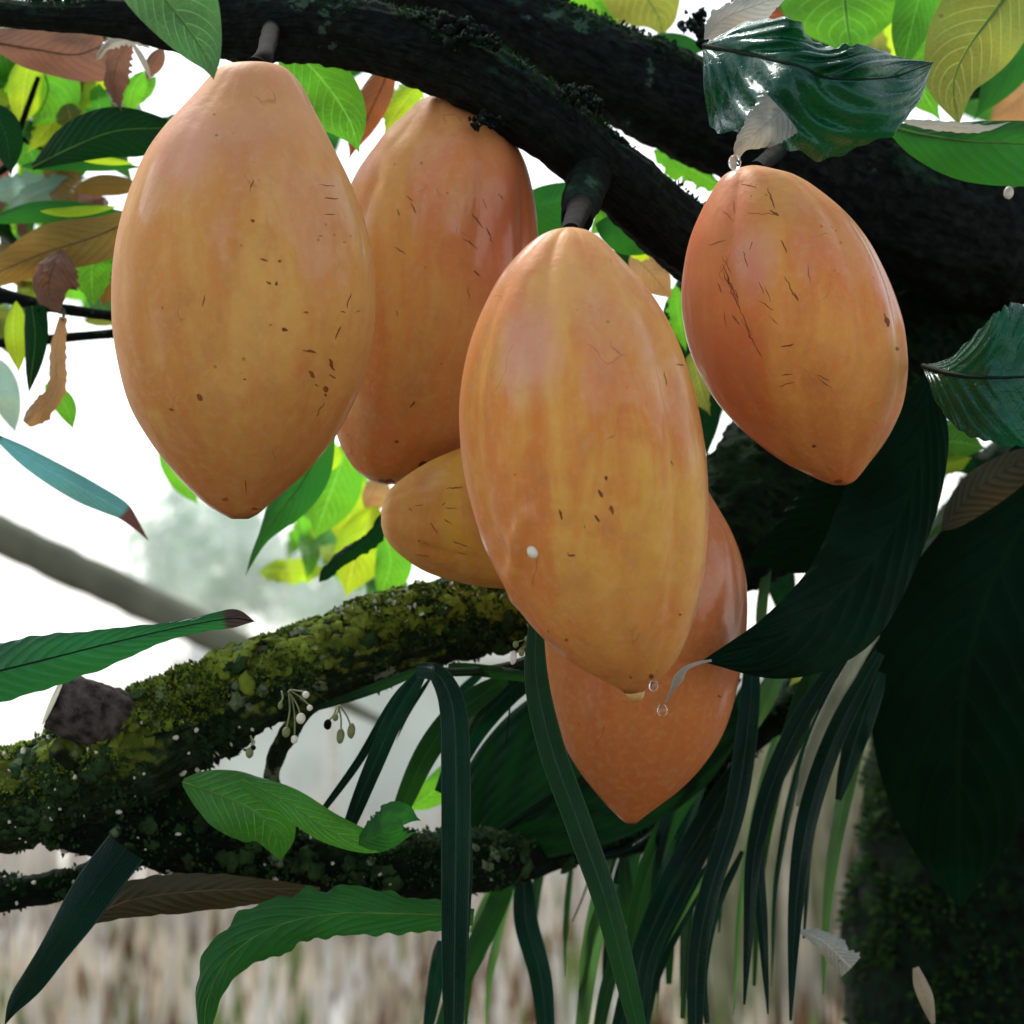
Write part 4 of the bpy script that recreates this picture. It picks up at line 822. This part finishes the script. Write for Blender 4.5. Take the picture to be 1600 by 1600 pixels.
fill(tree, 7, 440, 660, 90, 230, 1.6, 2.2, ['bright', 'green', 'lime'], 80, 120, 36)
fill(tree, 5, 880, 1100, -60, 40, 1.6, 1.8, ['bright', 'green', 'yellow'], 90, 140, 7)
fill(tree, 9, 1440, 1640, 680, 900, 1.55, 1.75, ['bright', 'green', 'dark', 'soft', 'dark'], 100, 180, 8, 1.0)
fill(tree, 6, 860, 1080, 280, 420, 1.5, 1.7, ['green', 'dark', 'bright'], 70, 120, 9, .9)
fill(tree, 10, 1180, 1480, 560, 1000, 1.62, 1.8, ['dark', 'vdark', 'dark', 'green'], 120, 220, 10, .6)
# ------------------------------------------------------------------ palm fronds with strap leaflets
f1 = thing('palm_frond', 'dark palm frond under the mossy limb with one thick vertical leaflet', 'plant', P(665, 1045, 1.28), 'palm fronds with strap leaflets hanging behind the pods')
tube('rachis', [(655, 1046, 1.27, 7), (720, 1050, 1.3, 7), (800, 1040, 1.33, 8), (900, 1000, 1.36, 9), (1080, 960, 1.42, 10)], M['strapg'], f1, seg=14, n=50, amp=.06)
W = lambda f, *a, **k: strap(f, *a, **k)
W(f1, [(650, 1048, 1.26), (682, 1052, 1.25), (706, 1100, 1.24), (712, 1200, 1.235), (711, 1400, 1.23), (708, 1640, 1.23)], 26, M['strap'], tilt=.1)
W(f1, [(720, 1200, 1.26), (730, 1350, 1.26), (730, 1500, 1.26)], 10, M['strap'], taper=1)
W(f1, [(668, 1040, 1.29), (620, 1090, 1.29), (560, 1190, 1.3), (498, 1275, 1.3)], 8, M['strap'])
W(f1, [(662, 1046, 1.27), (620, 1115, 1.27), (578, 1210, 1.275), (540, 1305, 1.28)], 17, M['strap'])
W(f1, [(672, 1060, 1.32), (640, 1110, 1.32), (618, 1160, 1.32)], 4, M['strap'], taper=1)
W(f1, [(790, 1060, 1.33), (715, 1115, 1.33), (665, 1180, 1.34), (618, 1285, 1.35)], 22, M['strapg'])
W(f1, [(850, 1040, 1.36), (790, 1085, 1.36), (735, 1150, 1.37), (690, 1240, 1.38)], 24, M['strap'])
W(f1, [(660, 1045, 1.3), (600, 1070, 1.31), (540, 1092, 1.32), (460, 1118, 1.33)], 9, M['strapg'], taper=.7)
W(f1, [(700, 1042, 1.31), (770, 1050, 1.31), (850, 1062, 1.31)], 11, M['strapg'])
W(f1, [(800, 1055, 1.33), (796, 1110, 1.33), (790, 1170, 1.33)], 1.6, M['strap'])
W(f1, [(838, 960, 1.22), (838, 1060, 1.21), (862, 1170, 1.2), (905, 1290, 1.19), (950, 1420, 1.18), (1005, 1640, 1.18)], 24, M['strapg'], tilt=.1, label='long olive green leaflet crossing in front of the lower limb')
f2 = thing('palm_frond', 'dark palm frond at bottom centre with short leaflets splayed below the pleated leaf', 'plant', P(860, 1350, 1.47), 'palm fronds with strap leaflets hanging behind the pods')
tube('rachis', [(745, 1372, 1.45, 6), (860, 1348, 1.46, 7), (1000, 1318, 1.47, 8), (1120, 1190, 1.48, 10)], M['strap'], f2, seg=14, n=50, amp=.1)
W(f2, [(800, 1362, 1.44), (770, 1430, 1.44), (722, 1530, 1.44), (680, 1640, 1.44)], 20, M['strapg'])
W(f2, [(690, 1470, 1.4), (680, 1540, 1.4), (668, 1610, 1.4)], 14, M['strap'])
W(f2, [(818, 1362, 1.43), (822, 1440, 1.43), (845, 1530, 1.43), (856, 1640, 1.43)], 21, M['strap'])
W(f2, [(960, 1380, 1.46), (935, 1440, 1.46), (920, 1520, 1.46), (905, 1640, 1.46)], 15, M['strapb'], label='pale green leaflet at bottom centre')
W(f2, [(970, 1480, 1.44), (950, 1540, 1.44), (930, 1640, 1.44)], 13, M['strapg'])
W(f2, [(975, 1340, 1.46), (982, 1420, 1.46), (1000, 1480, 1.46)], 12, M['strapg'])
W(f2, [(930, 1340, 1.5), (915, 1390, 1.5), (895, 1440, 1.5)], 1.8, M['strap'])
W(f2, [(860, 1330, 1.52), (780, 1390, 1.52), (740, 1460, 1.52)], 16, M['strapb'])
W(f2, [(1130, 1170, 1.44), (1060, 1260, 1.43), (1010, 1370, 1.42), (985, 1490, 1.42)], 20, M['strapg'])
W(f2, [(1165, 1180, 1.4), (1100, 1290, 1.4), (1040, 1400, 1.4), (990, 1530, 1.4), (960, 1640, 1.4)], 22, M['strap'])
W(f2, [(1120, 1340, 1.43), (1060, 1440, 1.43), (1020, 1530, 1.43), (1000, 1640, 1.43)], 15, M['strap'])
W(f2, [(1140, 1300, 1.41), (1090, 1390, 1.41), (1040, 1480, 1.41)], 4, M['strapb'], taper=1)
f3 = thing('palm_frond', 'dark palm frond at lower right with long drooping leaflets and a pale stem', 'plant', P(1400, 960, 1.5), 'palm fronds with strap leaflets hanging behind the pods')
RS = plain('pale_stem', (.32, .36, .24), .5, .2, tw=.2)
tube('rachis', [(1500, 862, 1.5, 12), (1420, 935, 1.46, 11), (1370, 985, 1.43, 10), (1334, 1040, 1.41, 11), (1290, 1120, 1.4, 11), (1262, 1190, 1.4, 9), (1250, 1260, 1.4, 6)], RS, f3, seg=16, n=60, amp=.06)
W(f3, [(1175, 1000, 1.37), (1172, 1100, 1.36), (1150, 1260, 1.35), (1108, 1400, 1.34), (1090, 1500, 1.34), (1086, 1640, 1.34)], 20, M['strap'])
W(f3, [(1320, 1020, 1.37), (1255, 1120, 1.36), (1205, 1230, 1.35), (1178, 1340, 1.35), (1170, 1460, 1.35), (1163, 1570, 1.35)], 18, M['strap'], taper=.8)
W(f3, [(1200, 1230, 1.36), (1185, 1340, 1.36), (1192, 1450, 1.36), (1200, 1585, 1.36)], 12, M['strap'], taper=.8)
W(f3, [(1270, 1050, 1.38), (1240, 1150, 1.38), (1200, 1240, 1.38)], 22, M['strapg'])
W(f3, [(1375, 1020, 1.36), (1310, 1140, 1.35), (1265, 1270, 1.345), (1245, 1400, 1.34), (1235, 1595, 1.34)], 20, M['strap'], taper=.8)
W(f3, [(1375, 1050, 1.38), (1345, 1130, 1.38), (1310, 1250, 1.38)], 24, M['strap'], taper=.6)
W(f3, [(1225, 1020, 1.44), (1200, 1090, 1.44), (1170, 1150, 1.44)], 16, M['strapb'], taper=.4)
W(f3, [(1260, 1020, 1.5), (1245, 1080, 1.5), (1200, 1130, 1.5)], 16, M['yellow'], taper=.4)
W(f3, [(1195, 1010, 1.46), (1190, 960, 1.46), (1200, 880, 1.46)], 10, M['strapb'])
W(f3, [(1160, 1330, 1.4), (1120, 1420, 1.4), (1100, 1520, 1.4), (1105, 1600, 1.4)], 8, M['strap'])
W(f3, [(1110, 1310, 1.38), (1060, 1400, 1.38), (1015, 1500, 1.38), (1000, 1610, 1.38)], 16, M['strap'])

def fan(f, n, src, dst, y1, d, wmin, wmax, mats, seed):
    rr = random.Random(seed)
    for k in range(n):
        t = (k + rr.uniform(.1, .9)) / n
        x0, y0 = src[0] + (src[2] - src[0]) * t, src[1] + (src[3] - src[1]) * t
        x3 = dst[0] + (dst[1] - dst[0]) * t + rr.gauss(0, 8); y3 = y1 + rr.uniform(-120, 60); dd = d + rr.uniform(-.05, .08)
        arch = rr.uniform(.1, .35)
        x1 = x0 + (x3 - x0) * (.45 + arch * .4); x2 = x0 + (x3 - x0) * (.85 + arch * .2)
        W(f, [(x0, y0, dd), (x1, y0 + (y3 - y0) * .3, dd - .01), (x2, y0 + (y3 - y0) * .66, dd - .015), (x3, y3, dd)], rr.uniform(wmin, wmax), M[rr.choice(mats)], tilt=rr.uniform(-.8, .8), fold=rr.uniform(.3, .9), taper=rr.choice([.3, .8, 1.]))
fan(f3, 12, (1150, 1060, 1400, 1000), (1010, 1290), 1540, 1.46, 5, 13, ['strap', 'strap', 'strapg', 'strapb'], 21)
fan(f2, 9, (950, 1290, 1150, 1190), (880, 1110), 1580, 1.5, 5, 13, ['strap', 'strapg', 'strapb', 'strap'], 22)
fan(f1, 2, (700, 1050, 840, 1040), (560, 800), 1290, 1.42, 5, 12, ['strap', 'strapg'], 23)
fan(f2, 4, (760, 1365, 900, 1340), (690, 890), 1590, 1.52, 5, 10, ['strapg', 'strapb'], 24)
# ------------------------------------------------------------------ flowers and buds
def flowers(label, stems):
    t = thing('flower_cluster', label, 'flowers', P(stems[0][0], stems[0][1], stems[0][2]), 'tiny flower clusters sprouting from the limbs')
    for (x0, y0, d, x1, y1, r, m, el) in stems:
        tube('stalk', [(x0, y0, d, 1.6), ((x0+x1)/2 + 3, (y0+y1)/2, d - .004, 1.4), (x1, y1, d - .006, 1.5)], M['bud'], t, seg=6, n=12, amp=0)
        V_, F_ = blob(P(x1, y1 + r * .5, d - .006), .8 * r * S(d), squash=el, rings=8, seg=10, rough=.05, axis=Vector((.1, 0, 1)))
        mesh('bud', V_, F_, M[m], t)
flowers('white and green buds dangling under the mossy limb', [(455, 1078, 1.26, 478, 1082, 7, 'white', 1), (452, 1078, 1.26, 484, 1103, 6, 'white', 1), (450, 1080, 1.26, 470, 1118, 9, 'white', 1.2), (452, 1085, 1.26, 447, 1140, 8, 'bud', 1.3), (455, 1085, 1.26, 460, 1152, 7, 'white', 1.2), (440, 1080, 1.26, 438, 1100, 5, 'bud', 1.5)])
flowers('two pointed green buds hanging on threads by the strap leaflets', [(528, 1102, 1.28, 532, 1146, 8, 'bud', 1.9), (530, 1102, 1.28, 549, 1138, 8, 'bud', 1.9), (526, 1104, 1.28, 512, 1128, 8, 'stalk', 1.3), (526, 1104, 1.28, 524, 1118, 6, 'bud', 1.2)])
flowers('single brown bud hanging under the limb left of the white buds', [(392, 1150, 1.28, 390, 1172, 8, 'bud', 1.4), (392, 1152, 1.28, 396, 1166, 5, 'stalk', 1)])
flowers('small dark bud at the left end under the mossy limb', [(338, 1176, 1.28, 339, 1184, 6, 'stalk', 1.5)])
flowers('open pale flower on a thread beside the base of the centre pod', [(824, 975, 1.25, 824, 995, 6, 'bud', 1), (824, 996, 1.25, 806, 1004, 6, 'bud', 1.2), (824, 996, 1.25, 838, 1006, 6, 'bud', 1.2), (824, 998, 1.25, 815, 1016, 6, 'bud', 1.4), (824, 998, 1.25, 802, 1024, 7, 'white', 2.0), (826, 998, 1.25, 832, 1018, 5, 'bud', 1.3)])
flowers('single white bud on a thread against the dark limb at the right edge', [(1600, 282, 1.3, 1576, 296, 10, 'white', 1.25)])

# ------------------------------------------------------------------ water drops, dead leaves near the ground
def drop(label, x, y, d, r, strand=None, m='water'):
    t = thing('water_drop', label, 'water drop', P(x, y, d), 'water drops on pods and leaves')
    V_, F_ = blob(P(x, y, d), r * S(d), squash=1.25, rings=14, seg=18); mesh('drop', V_, F_, M[m], t)
    if strand: tube('strand', strand, M[m], t, seg=12, n=40, amp=0, fine=0)
drop('water drop at the end of a thin wet strand below the centre pod tip', 1035, 1110, 1.213, 8)
drop('water bead clinging beside the tip of the centre pod', 1021, 1072, 1.085, 7)
drop('water drop at the bleached tip of the wet leaf above the right pod', 1148, 254, 1.132, 10)
V_, F_ = blob(P(832, 863, 1.062), 8 * S(1.07), squash=1.3, rings=10, seg=12, axis=P(838, 873, 1.062) - P(826, 853, 1.062))
tag(mesh('insect_egg', V_, F_, M['white']), 'small white oval egg stuck on the front of the centre pod', 'egg')
single('dead_leaf', 'pale beige dead leaf scrap hanging against the mossy trunk base', 'leaf', [(1430, 1512, 1.36), (1440, 1545, 1.36), (1458, 1600, 1.36)], [(0, 6, 4), (.3, 12, 10), (.6, 14, 9), (1, 4, 3)], M['scrap'], cup=.3, wave=.1)
single('dead_leaf', 'grey mottled curled leaf poking out left of the mossy trunk', 'leaf', [(1250, 1455, 1.36), (1285, 1470, 1.36), (1330, 1512, 1.36)], [(0, 3, 3), (.3, 14, 12), (.7, 20, 20), (1, 22, 22)], leaf_mat('leaf_mottled', (.3, .34, .32), (.3, .3, .25), spots=1., rough=.4, tw=.2), cup=.4, wave=.15, jag=.3)
